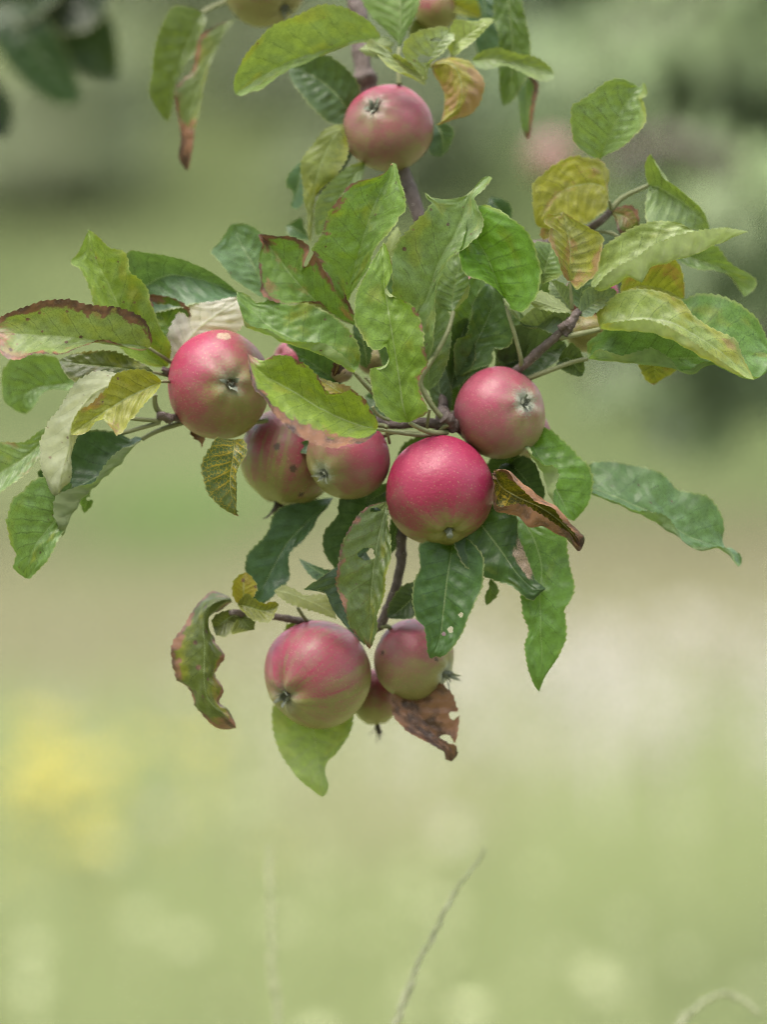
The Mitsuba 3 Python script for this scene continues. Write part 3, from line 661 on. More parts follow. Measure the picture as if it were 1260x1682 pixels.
leaf('dark', (918, 594, -85), (957, 618, -75), [('922,583 929,575 937,566 945,571 952,579 957,590 960,602', -80), ('935,590 948,604', -76), ('914,599 924,605 939,612 948,617', -80)], c=(.062, .10, .03))
leaf('blue', (940, 548, -70), (852, 528, -85), [('930,510 905,500 885,500 872,510 860,521', -85), ('909,518 881,536', -78), ('925,552 904,548 880,541 865,538', -80)], c=(.115, .165, .095), yel=0)
leaf('pale', (938, 512, -38), (869, 493, -30), [('926,496 914,487 902,481 890,478 878,482', -40), ('915,507 892,499', -32), ('925,515 912,513 897,510 885,506 875,501', -30)], up=False, under=.8, label='small pale young leaf left of the twig end')
leaf('pale', (938, 510, -50), (904, 462, -60), [('918,500 905,485 902,470', -60), ('925,490 914,474', -52), ('942,496 939,482 928,468 915,461', -48)], up=True, c=(.15, .21, .10))
leaf('pale', (951, 518, -38), (1014, 480, -40), [('953,500 957,489 963,478 975,474 987,472 1002,473', -50), ('970,502 990,490', -40), ('960,519 974,515 987,505 1003,491', -34)], c=(.16, .225, .12))
leaf('rust', (937, 462, -25), (925, 348, -20), [
    ('932,461 928,455 922,443 918,432 912,415 908,397 908,384 910,371 904,367 899,363 903,353 912,354', (-25, -12)),
    ('937,440 937,413 933,385 928,362', (-20, -20)),
    ('942,470 947,476 962,464 977,451 983,432 987,413 989,400 988,388 976,378 963,369 950,362 940,356', (-20, -15))],
    stalk='938,482,-30 940,508,-40', yel=.6, red=.68, label='small upright leaf, yellow with a rusty red right half')
leaf('pale', (973, 473, -40), (1229, 381, -40), [
    ('973,461 977,449 984,428 993,407 1006,396 1020,387 1036,377 1053,370 1075,365 1097,364 1110,366 1123,370 1137,381 1162,378 1190,374 1205,377 1217,380', (-70, -50)),
    ('1000,457 1040,437 1075,416 1110,400 1150,393 1190,385', (-50, -45)),
    ('986,478 1000,474 1014,466 1027,458 1040,458 1050,463 1055,465 1063,452 1070,440 1093,433 1117,426 1140,420 1157,414 1173,407 1190,399 1207,390', (-25, -30)),
    ('983,467 1000,449 1014,440 1027,433 1040,427 1052,420 1062,411 1073,403 1090,396 1105,390 1137,382 1190,376', (-16, -25))],
    under=.55, c=(.175, .235, .070), yel=.25, soft=.8, label='large pale green leaf folded upward, pointing right')
leaf('yellow', (1020, 482, -110), (1124, 493, -115), [('1030,455 1060,435 1085,430 1107,431 1116,442 1122,462', -120), ('1060,470 1095,478', -112), ('1050,495 1090,500', -110)], red=.35, yel=.45)
leaf('yellow', (986, 541, -30), (1239, 624, 0), [
    ('983,530 980,517 988,506 997,497 1008,489 1020,482 1036,478 1053,476 1072,478 1090,482 1107,489 1123,497 1133,508 1143,520 1158,530 1173,540 1190,549 1207,557 1215,570 1220,583 1225,595 1231,608', (-40, -10)),
    ('1010,531 1040,524 1080,524 1117,536 1150,555 1190,583 1220,608', (-18, 0)),
    ('1005,541 1027,543 1050,546 1073,550 1090,554 1107,560 1124,568 1140,577 1157,587 1173,597 1190,606 1207,613 1223,620', (10, 12)),
    ('996,530 1013,529 1033,528 1053,527 1070,529 1087,534 1104,541 1122,552 1150,570 1180,591 1210,611', (18, 16))],
    stalk='965,546,-32 945,550,-34 920,555,-48', sw=5.0, red=.3, yel=.5, c=(.18, .245, .055), under=.5, soft=.8, label='yellowish leaf with orange flushes at the right, nearest the lens there')
leaf('green', (966, 590, -60), (1271, 588, -50), [
    ('965,576 968,560 985,548 1010,530 1050,515 1090,500 1125,491 1137,485 1150,482 1167,483 1183,486 1198,493 1213,500 1225,510 1237,520 1247,533 1257,548 1264,566', (-75, -50)),
    ('1000,586 1040,586 1075,588 1107,588 1135,588 1160,588 1195,584 1235,585', (-55, -40)),
    ('985,592 1007,593 1040,596 1073,599 1095,604 1117,609 1140,611 1158,605 1175,602 1190,607 1206,612 1223,621 1240,622 1250,616 1260,604', (-35, -30)),
    ('972,584 983,575 1005,580 1027,583 1047,578 1067,573 1082,578 1095,587 1117,603 1140,606 1175,599 1206,608 1240,618', (-28, -26))],
    stalk='940,595,-62 905,608,-68 867,622,-85', sw=4.4, yel=.25, c=(.10, .19, .05), under=.45, soft=.8, label='large green leaf at the right edge, midrib nearly level')
leaf('yellow', (1076, 565, -115), (1074, 633, -110), [('1055,575 1043,592 1050,606 1058,619 1066,628', -112), ('1076,590 1076,612', -108), ('1100,575 1112,600 1105,613 1093,620 1083,627', -110)], c=(.16, .19, .03), yel=.5, bt=.04)
leaf('yellow', (1008, 546, -75), (1021, 585, -75), [('1000,555 1002,570 1010,580', -75), ('1011,560 1017,574', -72), ('1022,552 1028,562 1026,576', -75)], c=(.2, .21, .03))

# ---- upper right twig, further back
leaf('yellow', (1000, 330, -130), (884, 373, -125), [
    ('999,305 1003,290 1000,279 992,268 983,262 965,260 947,258 930,262 917,268 904,277 893,287 883,295 876,303 875,320 876,345 878,362', (-140, -115)),
    ('985,304 965,302 940,307 920,317 907,328 897,345 890,355', (-128, -120)),
    ('999,338 992,348 982,354 973,361 962,367 950,371 935,374 918,376 900,376', (-120, -120))], yel=.7, red=.45, c=(.19, .20, .035), stalk='1003,338,-140 1003,346,-148', fold=0, label='blurred yellow and rust leaf at the upper right')
leaf('rust', (915, 365, -128), (893, 395, -128), [('900,370 890,378 889,388', -128), ('905,375 897,386', -126), ('912,374 905,386 899,391', -128)], red=.5)
leaf('pale', (985, 264, -150), (1056, 136, -130), [
    ('965,254 950,242 942,228 938,205 937,190 937,174 948,168 960,162 973,154 985,144 1000,134 1020,130 1040,138 1052,146', (-150, -140)),
    ('992,245 1005,215 1020,185 1036,158 1050,146', (-145, -135)),
    ('1000,254 1018,243 1035,232 1050,218 1060,205 1062,190 1058,170 1054,163 1062,156 1060,140', (-140, -125))], c=(.13, .20, .065), label='upright pale leaf at the upper right with a tiny hooked tip')
leaf('green', (1066, 305, -140), (1165, 376, -150), [
    ('1061,285 1061,265 1066,255 1071,252 1078,268 1087,286 1096,296 1107,303 1120,314 1133,326 1146,337 1157,350 1163,364', (-150, -145)),
    ('1085,310 1105,322 1125,335 1145,352', (-128, -140)),
    ('1062,325 1062,350 1066,368 1085,374 1110,376 1135,376 1152,378', (-145, -155))], stalk='1045,314,-142 1027,323,-146 1003,347,-150', sw=4.2, c=(.12, .18, .06), label='blurred drooping leaf whose grey stalk joins at its bend')
leaf('green', (1098, 392, -175), (1222, 488, -165), [
    ('1120,395 1150,398 1177,403 1186,414 1193,427 1206,439 1220,447 1232,453 1241,461 1240,473 1232,482', (-185, -165)),
    ('1125,420 1155,430 1185,440 1205,460', -175), ('1100,412 1112,430 1127,440 1142,447 1157,450 1175,450 1190,450 1203,458 1212,470', (-165, -165))], c=(.11, .17, .06))
leaf('olive', (1003, 352, -150), (1046, 384, -155), [('1018,341 1036,342 1048,356 1050,370', -150), ('1012,352 1030,358 1038,370', -140), ('1012,365 1018,382 1032,384', -150)], wave=3, red=.5, bA=.3, bB=.3, label='small withered curled leaf on the upper right twig')
stem('973,383,-150 1000,382,-145 1017,390,-140', 3, 3)
leaf('green', (890, 468, -95), (905, 400, -95), [('880,450 876,425 880,402', -98), ('896,440 902,420', -92), ('908,460 922,450 920,434 914,420', -92)], c=(.12, .19, .06))
leaf('dark', (830, 370, -230), (805, 325, -240), [('840,355 835,335 820,326', -235), ('822,350 812,335', -230), ('812,365 803,345', -235)])

# ---- top of the branch
leaf('fresh', (622, 66, -160), (387, 156, -140), [
    ('624,58 618,49 613,43 600,32 587,25 570,17 553,14 536,12 520,15 500,20 480,28 458,39 437,53 421,68 407,83 396,103 387,123 384,142', (-185, -160)),
    ('600,66 580,68 560,76 530,84 500,93 473,103 450,115 427,128 405,143', (-155, -135)),
    ('614,73 603,72 578,73 553,78 528,87 503,97 486,104 470,112 461,123 453,133 440,142 427,148 412,151 397,156', (-140, -128))],
    c=(.15, .22, .065), yel=.3, spot=.12, label='long pale green leaf at the top, blurred')
leaf('dark', (577, 193, -230), (475, 108, -220), [('590,172 590,148 583,132 573,118 558,104 540,93 520,90 497,96', (-240, -225)), ('560,165 530,135 500,118', -222), ('570,203 553,202 540,197 526,188 513,177 497,158 483,140 476,124', -215)], c=(.050, .088, .032))
leaf('green', (656, 80, -190), (650, -60, -200), [('648,64 635,50 626,42 616,32 606,20 597,5 600,-25', -195), ('658,55 658,25 656,-10', -185), ('668,54 674,40 680,25 686,5 686,-25', -195)], up=False, under=.35, stalk='655,95,-185 655,115,-185 656,140,-180', sw=4.0, c=(.10, .18, .05))
leaf('pale', (640, 96, -160), (699, 141, -140), [
    ('660,88 672,94 680,104 690,121 696,130', -155), ('660,108 680,124', -140),
    ('645,86 625,70 614,66 608,72 616,78 622,84 628,97 632,108 640,119 648,127 660,131 673,133 687,139', (-140, -130))], c=(.21, .26, .10), spot=.3, wave=2)
leaf('pale', (700, 134, -150), (742, 52, -160), [('680,112 668,95 664,75 670,63 678,55 692,50 706,48 720,46 732,48', -160), ('702,110 712,85 728,64', -145), ('704,124 706,112 718,99 727,88 735,76 745,66', (-138, -150))],
     c=(.21, .27, .12), spot=.3, wave=2.5, holes=((699, 98, 13, 5.5), (716, 66, 9, 3)), label='crumpled pale leaf with torn holes near the top')
leaf('pale', (742, 92, -170), (812, 33, -165), [('736,76 737,60 742,46 750,34 765,37 781,39 797,34', -170), ('750,72 775,54 797,40', -155), ('748,90 757,82 766,74 777,64 795,50', (-140, -155))], up=True, c=(.21, .27, .08), stalk='738,97,-165 720,118,-170', sw=4.5)
leaf('rust', (706, 110, -160), (716, 206, -140), [
    ('716,128 722,140 729,158 729,174 728,188 723,200', -145), ('718,105 735,104 752,118 758,140 758,165 745,188 728,200', (-130, -120)),
    ('720,98 735,93 750,93 762,97 772,102 779,110 787,123 792,138 792,158 788,172 781,183 773,190 758,194 745,198 730,203', (-150, -160))],
    yel=.7, red=.62, c=(.22, .20, .035), soft=.9, fold=0, label='orange and yellow leaf curled down beside the top apple')
leaf('green', (775, 100, -215), (911, 125, -200), [('783,90 794,85 807,82 820,80 838,84 857,90 870,93 883,97 896,105 906,115', -215), ('810,98 850,104 885,115', -205), ('788,112 807,112 826,111 842,115 857,121 870,128 883,132 896,133 907,131', -195)], c=(.145, .20, .075), under=.5, label='blurred pale leaf reaching right near the top edge')
leaf('dark', (845, -60, -290), (827, 176, -270), [('815,-20 815,10 817,60 818,100 818,127 821,155', -285), ('835,0 842,70 840,125', -275), ('860,-20 860,20 866,63 868,100 867,127 858,142 846,160', -280)], c=(.062, .105, .022), label='long dark blurred leaf hanging from the top edge')
leaf('green', (862, 120, -285), (867, 232, -280), [('852,135 850,160 854,190 860,215', -285), ('865,150 866,185 866,212', -275), ('878,130 884,140 881,160 876,190 873,215', -280)], bB=.7, bt=.15, c=(.09, .15, .05))
leaf('blue', (715, 205, -225), (722, 258, -220), [('708,218 705,240 710,254', -222), ('725,220 728,240', -216), ('738,205 747,215 745,230 736,245', -222)], c=(.065, .115, .055))
leaf('yellow', (564, 205, -190), (509, 400, -190), [
    ('550,207 537,213 524,225 513,240 504,252 497,264 495,283 497,303 500,328 504,354 506,378', (-190, -185)),
    ('548,226 531,260 522,286 515,324 512,360 511,385', (-165, -165)), ('570,222 572,245 566,266 552,285 540,298 527,312 518,324 515,350 513,375', (-215, -195))], c=(.15, .185, .05), yel=.35, red=.15, soft=.9, label='curved yellowish leaf drooping left of the top apple')
leaf('dark', (572, 243, -235), (516, 322, -232), [('553,252 535,275 520,300', -232), ('562,270 535,300', -240), ('578,262 560,292 530,316', -232)], c=(.03, .048, .02))
leaf('blue', (500, 262, -250), (480, 342, -245), [('485,275 474,290 472,305 482,316 482,328 478,335', -248), ('493,290 488,315', -242), ('504,285 505,316 497,334 489,343', -246)], c=(.07, .13, .065))
leaf('pale', (600, 266, -190), (521, 388, -175), [('585,270 568,281 552,293 537,307 527,317 519,328 515,354 516,372', -175), ('580,292 560,320 540,350', -180), ('596,285 585,310 568,330 548,345 538,370 530,382', -190)], c=(.145, .205, .085))
leaf('green', (510, 395, -240), (470, 372, -245), [('500,378 494,360 480,366', -245), ('495,382 482,374', -240), ('495,394 478,388', -242)], c=(.05, .10, .035))
leaf('blue', (634, 60, -230), (616, 96, -225), [('622,64 612,78', -228), ('628,74 622,86', -224), ('640,78 632,92', -226)], c=(.09, .14, .07))
leaf('pale', (590, 82, -200), (648, 72, -200), [('608,70 630,62', -203), ('610,82 632,76', -198), ('606,92 630,88', -200)], up=False, c=(.14, .2, .09))
leaf('green', (332, 22, -330), (276, 201, -330), [('310,12 287,12 275,24 267,40 259,58 253,80 251,100 250,123 246,140 245,154 250,166 257,178 266,192', -335), ('318,50 300,90 285,130 276,170', -325), ('338,34 326,62 314,92 300,118 288,142 285,160 282,178', -330)], c=(.085, .125, .03), stalk='350,12,-335 373,4,-335', sw=4, label='broad olive leaf hanging blurred at the upper left')
leaf('olive', (388, 30, -320), (308, 282, -320), [('360,42 333,58 324,85 317,117 302,132 289,147 289,170 293,192 297,212 298,234 294,255 299,270', (-330, -320)), ('362,62 340,102 322,150 308,200 305,240', -310), ('380,42 370,55 358,78 347,100 338,130 330,160 325,190 320,213 317,240 314,262', -318)], bt=.3, bA=.18, red=.2, under=.5, c=(.11, .15, .05), stalk='398,20,-322 410,5,-325', sw=4, label='narrow blurred leaf with a brown tip hanging at the upper left')
leaf('yellow', (690, -20, -320), (790, 30, -320), [('720,-30 760,-20 785,5', -325), ('720,0 760,15', -315), ('700,5 730,16 760,26 778,30', -320)], c=(.17, .22, .06))
leaf('blue', (800, -60, -380), (795, 100, -370), [('775,-20 772,20 778,70', -375), ('795,0 797,50', -365), ('820,-20 825,20 818,70', -375)], c=(.05, .095, .05))
leaf('green', (700, 20, -345), (690, 90, -345), [('680,35 672,55 680,75', -345), ('695,45 693,65', -340), ('712,40 712,60 702,78', -345)], c=(.07, .09, .02))

# ---- below the cluster
leaf('blue', (548, 817, -190), (418, 995, -150), [
    ('520,820 480,828 457,838 447,855 443,869 428,888 410,909 406,920 405,932 407,948 410,963 414,980', (-190, -150)), ('532,833 500,862 470,895 450,930 432,965', (-170, -140)),
    ('536,834 522,851 514,863 504,876 492,889 482,902 477,915 475,927 472,945 466,963 457,974 446,983 432,991', (-175, -150))], c=(.044, .088, .046), label='blue green leaf hanging below the scabbed apple')
leaf('dark', (622, 818, -160), (560, 945, -130), [('590,800 561,815 556,830 555,846 546,858 537,869 533,880 532,891 533,903 537,914 545,927', -140), ('600,840 575,890 563,925', -130), ('635,850 615,890 585,930', -135)], c=(.050, .095, .046))
leaf('olive', (634, 824, -38), (607, 1066, 5), [
    ('622,826 609,830 598,838 588,848 580,858 573,869 565,881 558,894 555,908 553,922 551,945 554,960 558,975 562,993 568,1011 574,1024 581,1036 590,1047 598,1056', (-30, 0)),
    ('631,845 626,866 621,886 614,932 612,955 610,978 608,1005 606,1029 605,1050', (-15, 10)),
    ('638,835 639,848 639,870 639,889 641,908 640,927 640,942 637,957 635,974 631,990 627,1003 621,1016 616,1041 613,1055', (-28, -5))],
    holes=((602, 910, 13.5, 9.5), (617, 837, 8, 3.2)), bA=.12, bt=.05, yel=.30, red=.05, spot=.12, c=(.088, .130, .040), vy=.1, label='hanging leaf with an oval hole eaten through it')
leaf('blue', (600, 905, -80), (599, 1060, -55), [('565,925 548,936 520,952 500,969 515,972 532,976 540,987 547,999 556,1012 566,1027 578,1040 590,1051', (-75, -55)), ('582,945 565,975 574,1010 590,1045', (-60, -50)), ('612,945 604,985 600,1020 602,1045', -70)], c=(.058, .095, .06))
leaf('blue', (556, 955, -100), (491, 917, -105), [('548,938 530,935 508,925', -105), ('535,945 510,930', -98), ('540,957 520,951 502,935', -100)], c=(.08, .14, .075))
leaf('pale', (450, 970, -85), (553, 1017, -80), [('470,962 485,970 496,976 515,976 531,977 541,987 548,1002', -85), ('480,976 510,988 535,1000', -80), ('465,985 480,992 502,999 522,1005 540,1012', -78)], up=False, under=.5, c=(.16, .17, .055), label='dull yellowish leaf lying over the lower left twig')
leaf('yellow', (400, 996, -95), (404, 940, -90), [('388,988 382,975 381,966 386,952 395,944', -92), ('400,978 400,958', -86), ('412,985 420,965 415,950', -90)], spot=.6, red=.15, vy=.4, c=(.22, .19, .03), label='small bright yellow leaf with brown flecks at the lower left')
leaf('yellow', (390, 993, -90), (458, 992, -80), [('396,983 405,975 418,984 432,990 446,987', -85), ('410,997 430,1003 448,1000', -78), ('398,1004 410,1013 422,1019 432,1022 443,1021 452,1008', -80)], red=.2, yel=.55, spot=.25, c=(.15, .17, .03))
leaf('olive', (380, 985, -95), (388, 1196, -85), [
    ('372,977 360,971 348,969 336,976 327,986 320,997 312,1010 305,1026 296,1040 289,1053 285,1070 283,1088 284,1102 287,1116 294,1125 303,1135 311,1146 318,1158 328,1167 340,1176 358,1185 374,1193', (-110, -100)),
    ('368,985 345,995 333,1030 336,1063 335,1099 337,1134 350,1158 372,1180', (-75, -70)),
    ('382,990 372,995 360,1004 352,1015 350,1025 353,1044 357,1065 360,1083 361,1102 361,1122 359,1138 358,1150 365,1156 373,1160 381,1169 387,1180', (-105, -95))],
    bB=.18, bA=.20, bt=.12, spot=.8, red=.25, yel=.40, c=(.078, .105, .022), soft=.85, wave=2, fold=0, label='curled leaf with brown blotches hanging at the lower left')
leaf('green', (390, 1006, -105), (350, 1030, -105), [('380,1003 362,1005 350,1014', -108), ('375,1015 360,1026', -100), ('386,1024 375,1042 358,1044', -104)], c=(.10, .12, .035))
leaf('green', (392, 1008, -100), (418, 1034, -100), [('404,1013 416,1022', -102), ('402,1022 412,1032', -96), ('385,1024 380,1043 402,1038', -98)], red=.2, c=(.085, .11, .03))
leaf('fresh', (485, 1024, -130), (470, 1042, -130), [('474,1026 469,1034', -130), ('480,1034 474,1040', -127), ('489,1036 480,1044', -130)])
leaf('pale', (508, 1130, -215), (530, 1309, -150), [
    ('470,1140 450,1160 448,1175 449,1192 452,1209 457,1225 463,1240 474,1256 486,1270 501,1285 517,1300', (-190, -155)), ('512,1180 521,1240 527,1280', (-180, -145)),
    ('550,1150 578,1170 579,1183 577,1194 574,1203 570,1211 564,1219 553,1232 543,1244 538,1255 537,1266 537,1280 536,1295', (-190, -155))], up=False, under=.45, c=(.17, .25, .06), label='pale green leaf pointing down below the bottom cluster')
leaf('deep', (743, 890, -85), (709, 1082, -30), [
    ('710,888 687,899 688,915 689,931 684,943 678,955 676,970 675,985 678,1000 683,1015 690,1024 697,1031 701,1055 704,1072', (-60, -35)),
    ('741,910 734,955 728,1009 722,1050 714,1070', (-50, -22)),
    ('775,890 797,925 795,942 792,961 788,973 783,985 777,1001 770,1017 764,1032 756,1047 747,1060 737,1071 724,1078 716,1077', (-60, -35))],
    holes=((758, 1010, 3.6, 3.8), (740, 1034, 4.4, 5), (729, 1041, 3.2, 3)), c=(.048, .105, .026), label='dark leaf below the bright red apple, pierced by three small holes')
leaf('deep', (770, 842, -85), (897, 967, -25), [
    ('795,830 815,832 832,841 848,850 850,868 851,882 859,900 864,915 868,925 873,938 877,948 882,955 890,961', (-75, -35)), ('796,869 823,904 845,936 869,961 885,968', (-55, -20)),
    ('745,862 742,885 748,901 754,915 761,928 774,937 788,944 802,948 815,953 828,957 842,963 853,972 864,981 871,985 878,985 885,978', (-60, -28))],
    skel=1, fold=.12, c=(.043, .090, .022), label='dark leaf with a skeletonised brown patch, right of the bright red apple', bB=0, holes=())
leaf('green', (856, 845, -115), (886, 1136, -60), [
    ('835,865 834,890 840,920 847,945 854,965 856,977 858,993 860,1009 868,1028 869,1040 865,1050 863,1060 864,1077 866,1089 869,1101 873,1113 877,1123 881,1130', (-85, -60)),
    ('864,861 875,880 883,901 888,920 890,942 888,965 887,985 888,1010 888,1036 890,1077 888,1110', (-70, -45)),
    ('880,852 899,866 918,872 930,880 932,895 933,910 936,922 938,934 942,948 944,961 942,975 937,988 930,996 927,1004 929,1020 930,1040 928,1055 923,1066 916,1080 907,1093 898,1107 892,1120', (-90, -60))],
    c=(.080, .160, .032), yel=.15, wave=.9, label='long wavy leaf hanging lowest on the right, glossy')
leaf('olive', (812, 772, -50), (955, 902, -10), [
    ('832,781 850,792 876,809 894,824 911,840 929,857 945,876', (6, 0)), ('830,775 848,785 877,802 897,818 914,834 931,850 946,866 957,878', (-8, -2)), ('830,805 858,820 885,832 910,848 938,874', (-38, -22)),
    ('813,800 818,838 832,842 845,847 858,858 869,869 880,868 892,866 905,873 918,880 932,885 941,895 949,904', (-12, 0)), ('816,812 820,825 835,827 850,830 865,834 879,841 893,848 906,857 920,867 934,874 946,890', (4, 10))],
    mid=2, bA=.50, bB=.56, bt=.12, vy=1.0, c=(.055, .06, .012), under=.35, soft=.2, wave=1.5, label='rolled leaf with withered brown edges right of the bright red apple')
leaf('green', (866, 718, -120), (943, 856, -70), [
    ('880,704 896,703 912,712 925,724 938,735 948,747 959,756 967,766 972,777 974,789 973,805 970,819 963,832 955,843', (-95, -75)), ('880,740 902,775 917,808 932,836', (-85, -65)),
    ('864,738 878,756 890,775 895,792 897,808 906,822 925,845', (-55, -55)), ('880,752 893,764 907,767 914,775 915,783 912,794 910,805 908,818 925,843', (-40, -50))],
    c=(.080, .165, .022), under=.85, soft=.7, label='bright green leaf right of the pink apple with a pale folded flap')
leaf('dark', (838, 762, -120), (892, 822, -100), [('862,752 880,768 893,788 897,806', -100), ('855,778 875,803', -105), ('818,770 820,790 845,800 872,816', -110)], c=(.036, .068, .028))
leaf('blue', (958, 800, -110), (1217, 928, -110), [
    ('962,775 969,762 980,758 993,756 1010,757 1024,759 1043,762 1062,768 1077,775 1092,785 1103,794 1112,803 1127,807 1142,811 1154,814 1165,820 1173,830 1180,842 1185,855 1188,869 1188,885 1189,896 1203,899 1212,906 1218,916', (-130, -110)),
    ('985,806 1010,816 1060,836 1090,854 1111,868 1130,879 1150,888 1178,897 1198,906', (-100, -100)),
    ('974,813 990,820 1009,828 1032,836 1054,845 1070,852 1085,860 1099,869 1111,879 1120,889 1130,897 1142,902 1153,903 1167,902 1180,900 1189,905 1197,911 1204,921 1211,929', (-85, -95)),
    ('978,812 1009,825 1047,837 1068,839 1085,843 1094,848 1102,856 1111,870 1120,884 1132,895 1153,900 1180,898', (-80, -92))],
    c=(.085, .155, .060), under=.4, soft=.75, spot=.12, label='blue green leaf reaching out alone to the right, tip twisted')
leaf('green', (806, 950, -100), (799, 995, -100), [('802,958 800,968 797,980', -100), ('806,968 803,984', -97), ('813,957 818,968 815,978 807,988', -100)], holes=((799, 964, 4, 6),), c=(.08, .13, .04))
leaf('brown', (690, 1118, -150), (741, 1250, -125), [
    ('660,1130 643,1150 648,1163 654,1177 662,1188 670,1197 684,1208 698,1218 714,1227 729,1234 733,1246', (-145, -120)), ('682,1150 683,1161 695,1180 707,1197 722,1216 735,1234', (-135, -115)),
    ('715,1115 733,1130 740,1140 744,1151 747,1162 751,1175 752,1188 752,1207 746,1217 750,1226 751,1240', (-160, -130))],
    holes=((744, 1175, 7, 6), (733, 1211, 9, 4.5), (741, 1216, 6, 5)), c=(.12, .055, .035), bA=1.8, bB=1.8, wave=1.6, label='dead brown leaf with bitten edges at the very bottom')
leaf('dark', (690, 960, -110), (636, 1014, -95), [('670,958 656,966 645,985 638,1003', -105), ('675,985 655,1003', -100), ('690,990 680,1012 655,1018', -95)], c=(.045, .075, .032))
leaf('dark', (652, 840, -140), (641, 912, -125), [('645,850 641,870 640,895', -130), ('652,865 646,893', -125), ('665,845 660,872 650,900', -125)], c=(.045, .08, .03))
leaf('green', (645, 800, -130), (600, 828, -120), [('632,795 612,803', -125), ('625,812 610,821', -118), ('640,820 622,828', -120)], c=(.06, .11, .04))
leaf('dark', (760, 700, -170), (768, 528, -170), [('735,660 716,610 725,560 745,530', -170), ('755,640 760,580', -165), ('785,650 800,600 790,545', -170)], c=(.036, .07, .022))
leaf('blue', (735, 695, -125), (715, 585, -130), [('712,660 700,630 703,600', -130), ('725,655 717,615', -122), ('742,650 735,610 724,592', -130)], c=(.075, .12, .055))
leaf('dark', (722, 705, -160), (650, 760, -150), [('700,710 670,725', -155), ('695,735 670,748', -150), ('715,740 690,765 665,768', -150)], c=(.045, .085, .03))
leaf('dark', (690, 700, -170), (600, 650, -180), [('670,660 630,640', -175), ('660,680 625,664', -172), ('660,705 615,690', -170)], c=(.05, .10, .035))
leaf('green', (640, 740, -90), (486, 735, -105), [('560,715 505,722', -100), ('570,735 510,732', -95), ('560,745 500,745', -98)], c=(.06, .115, .05))
leaf('green', (600, 690, -140), (450, 560, -200), [('590,640 540,590 480,560', -200), ('560,650 500,595', -190), ('540,680 480,620', -195)], c=(.055, .11, .03)) if False else None
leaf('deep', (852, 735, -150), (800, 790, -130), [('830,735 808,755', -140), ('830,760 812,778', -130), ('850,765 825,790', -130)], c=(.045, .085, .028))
leaf('green', (760, 560, -150), (800, 430, -150), [('745,520 770,460', -155), ('775,510 792,465', -148), ('800,540 812,470', -150)], c=(.09, .16, .05))

leaf('fresh', (704, 642, -85), (718, 466, -85), [('690,620 686,570 695,515', -80), ('705,600 709,540', -88), ('722,625 738,575 733,515', -80)], yel=.2, c=(.12,.19,.06))
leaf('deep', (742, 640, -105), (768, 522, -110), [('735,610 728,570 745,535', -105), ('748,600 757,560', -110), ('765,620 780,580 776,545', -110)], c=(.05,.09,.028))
leaf('green', (660, 640, -140), (648, 440, -150), [('630,600 622,540 632,480', -145), ('655,580 650,520', -150), ('680,600 690,540 670,480', -145)], c=(.07,.125,.04))
leaf('green', (900, 520, -125), (868, 400, -135), [('870,500 858,460 860,425', -130), ('885,480 875,440', -135), ('905,490 908,450 890,415', -130)], c=(.09,.15,.06))
leaf('blue', (845, 610, -140), (838, 500, -140), [('820,590 812,550 822,518', -140), ('840,570 838,540', -145), ('865,590 870,550 858,518', -140)], c=(.075,.12,.055))
leaf('blue', (955, 512, -75), (968, 428, -95), [('940,490 938,462 950,440', -85), ('955,480 961,450', -92), ('972,500 985,475 982,445', -85)], c=(.10,.16,.075))
# a small fly resting on the long pale leaf at the top
FLY = thing('fly', 'tiny dark fly sitting on the long pale green leaf at the top', 'fly')
import trimesh
fc = at(535, 74, -146)
b_ = trimesh.creation.icosphere(2, 1.0); b_.apply_scale([.0020, .0009, .0009]); b_.apply_translation(fc)
part(FLY, 'body', b_, 'dry_sepal')
h_ = trimesh.creation.icosphere(2, 0.0008); h_.apply_translation(fc + [-.0024, 0, .0002]); part(FLY, 'head', h_, 'dry_sepal')
for sgn in (-1, 1):
    w_ = trimesh.creation.icosphere(2, 1.0); w_.apply_scale([.0018, .0008, .00012]); w_.apply_translation(fc + np.array([.0012, sgn * .0009, .0008])); part(FLY, 'wing', w_, 'dry_sepal')

# a second twig, well behind the first, showing a few leaves in the upper left corner
thing('apple_twig', 'dark out of focus apple twig with a few leaves in the upper left corner', 'branch')
HOLDER = 'apple_twig'
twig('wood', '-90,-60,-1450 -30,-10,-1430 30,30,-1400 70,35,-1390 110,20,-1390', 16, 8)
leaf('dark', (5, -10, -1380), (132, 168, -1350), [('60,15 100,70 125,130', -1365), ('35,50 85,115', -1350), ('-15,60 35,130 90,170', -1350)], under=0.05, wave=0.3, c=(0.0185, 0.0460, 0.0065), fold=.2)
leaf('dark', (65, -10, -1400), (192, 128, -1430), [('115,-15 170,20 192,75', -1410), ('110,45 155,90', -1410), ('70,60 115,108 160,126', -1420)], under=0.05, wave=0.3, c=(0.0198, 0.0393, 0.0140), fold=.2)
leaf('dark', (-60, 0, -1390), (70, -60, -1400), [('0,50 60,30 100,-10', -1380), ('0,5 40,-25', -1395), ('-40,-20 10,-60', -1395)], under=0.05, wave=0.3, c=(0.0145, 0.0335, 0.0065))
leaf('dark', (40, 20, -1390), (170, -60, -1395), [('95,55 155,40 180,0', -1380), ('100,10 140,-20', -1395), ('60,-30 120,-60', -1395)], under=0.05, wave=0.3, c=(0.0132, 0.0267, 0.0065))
leaf('dark', (-10, 70, -1380), (90, -30, -1380), [('40,80 80,50 105,0', -1380), ('30,30 60,0', -1385), ('-10,30 30,-10 70,-35', -1380)], under=0.05, wave=0.3, c=(0.0158, 0.0335, 0.0065))
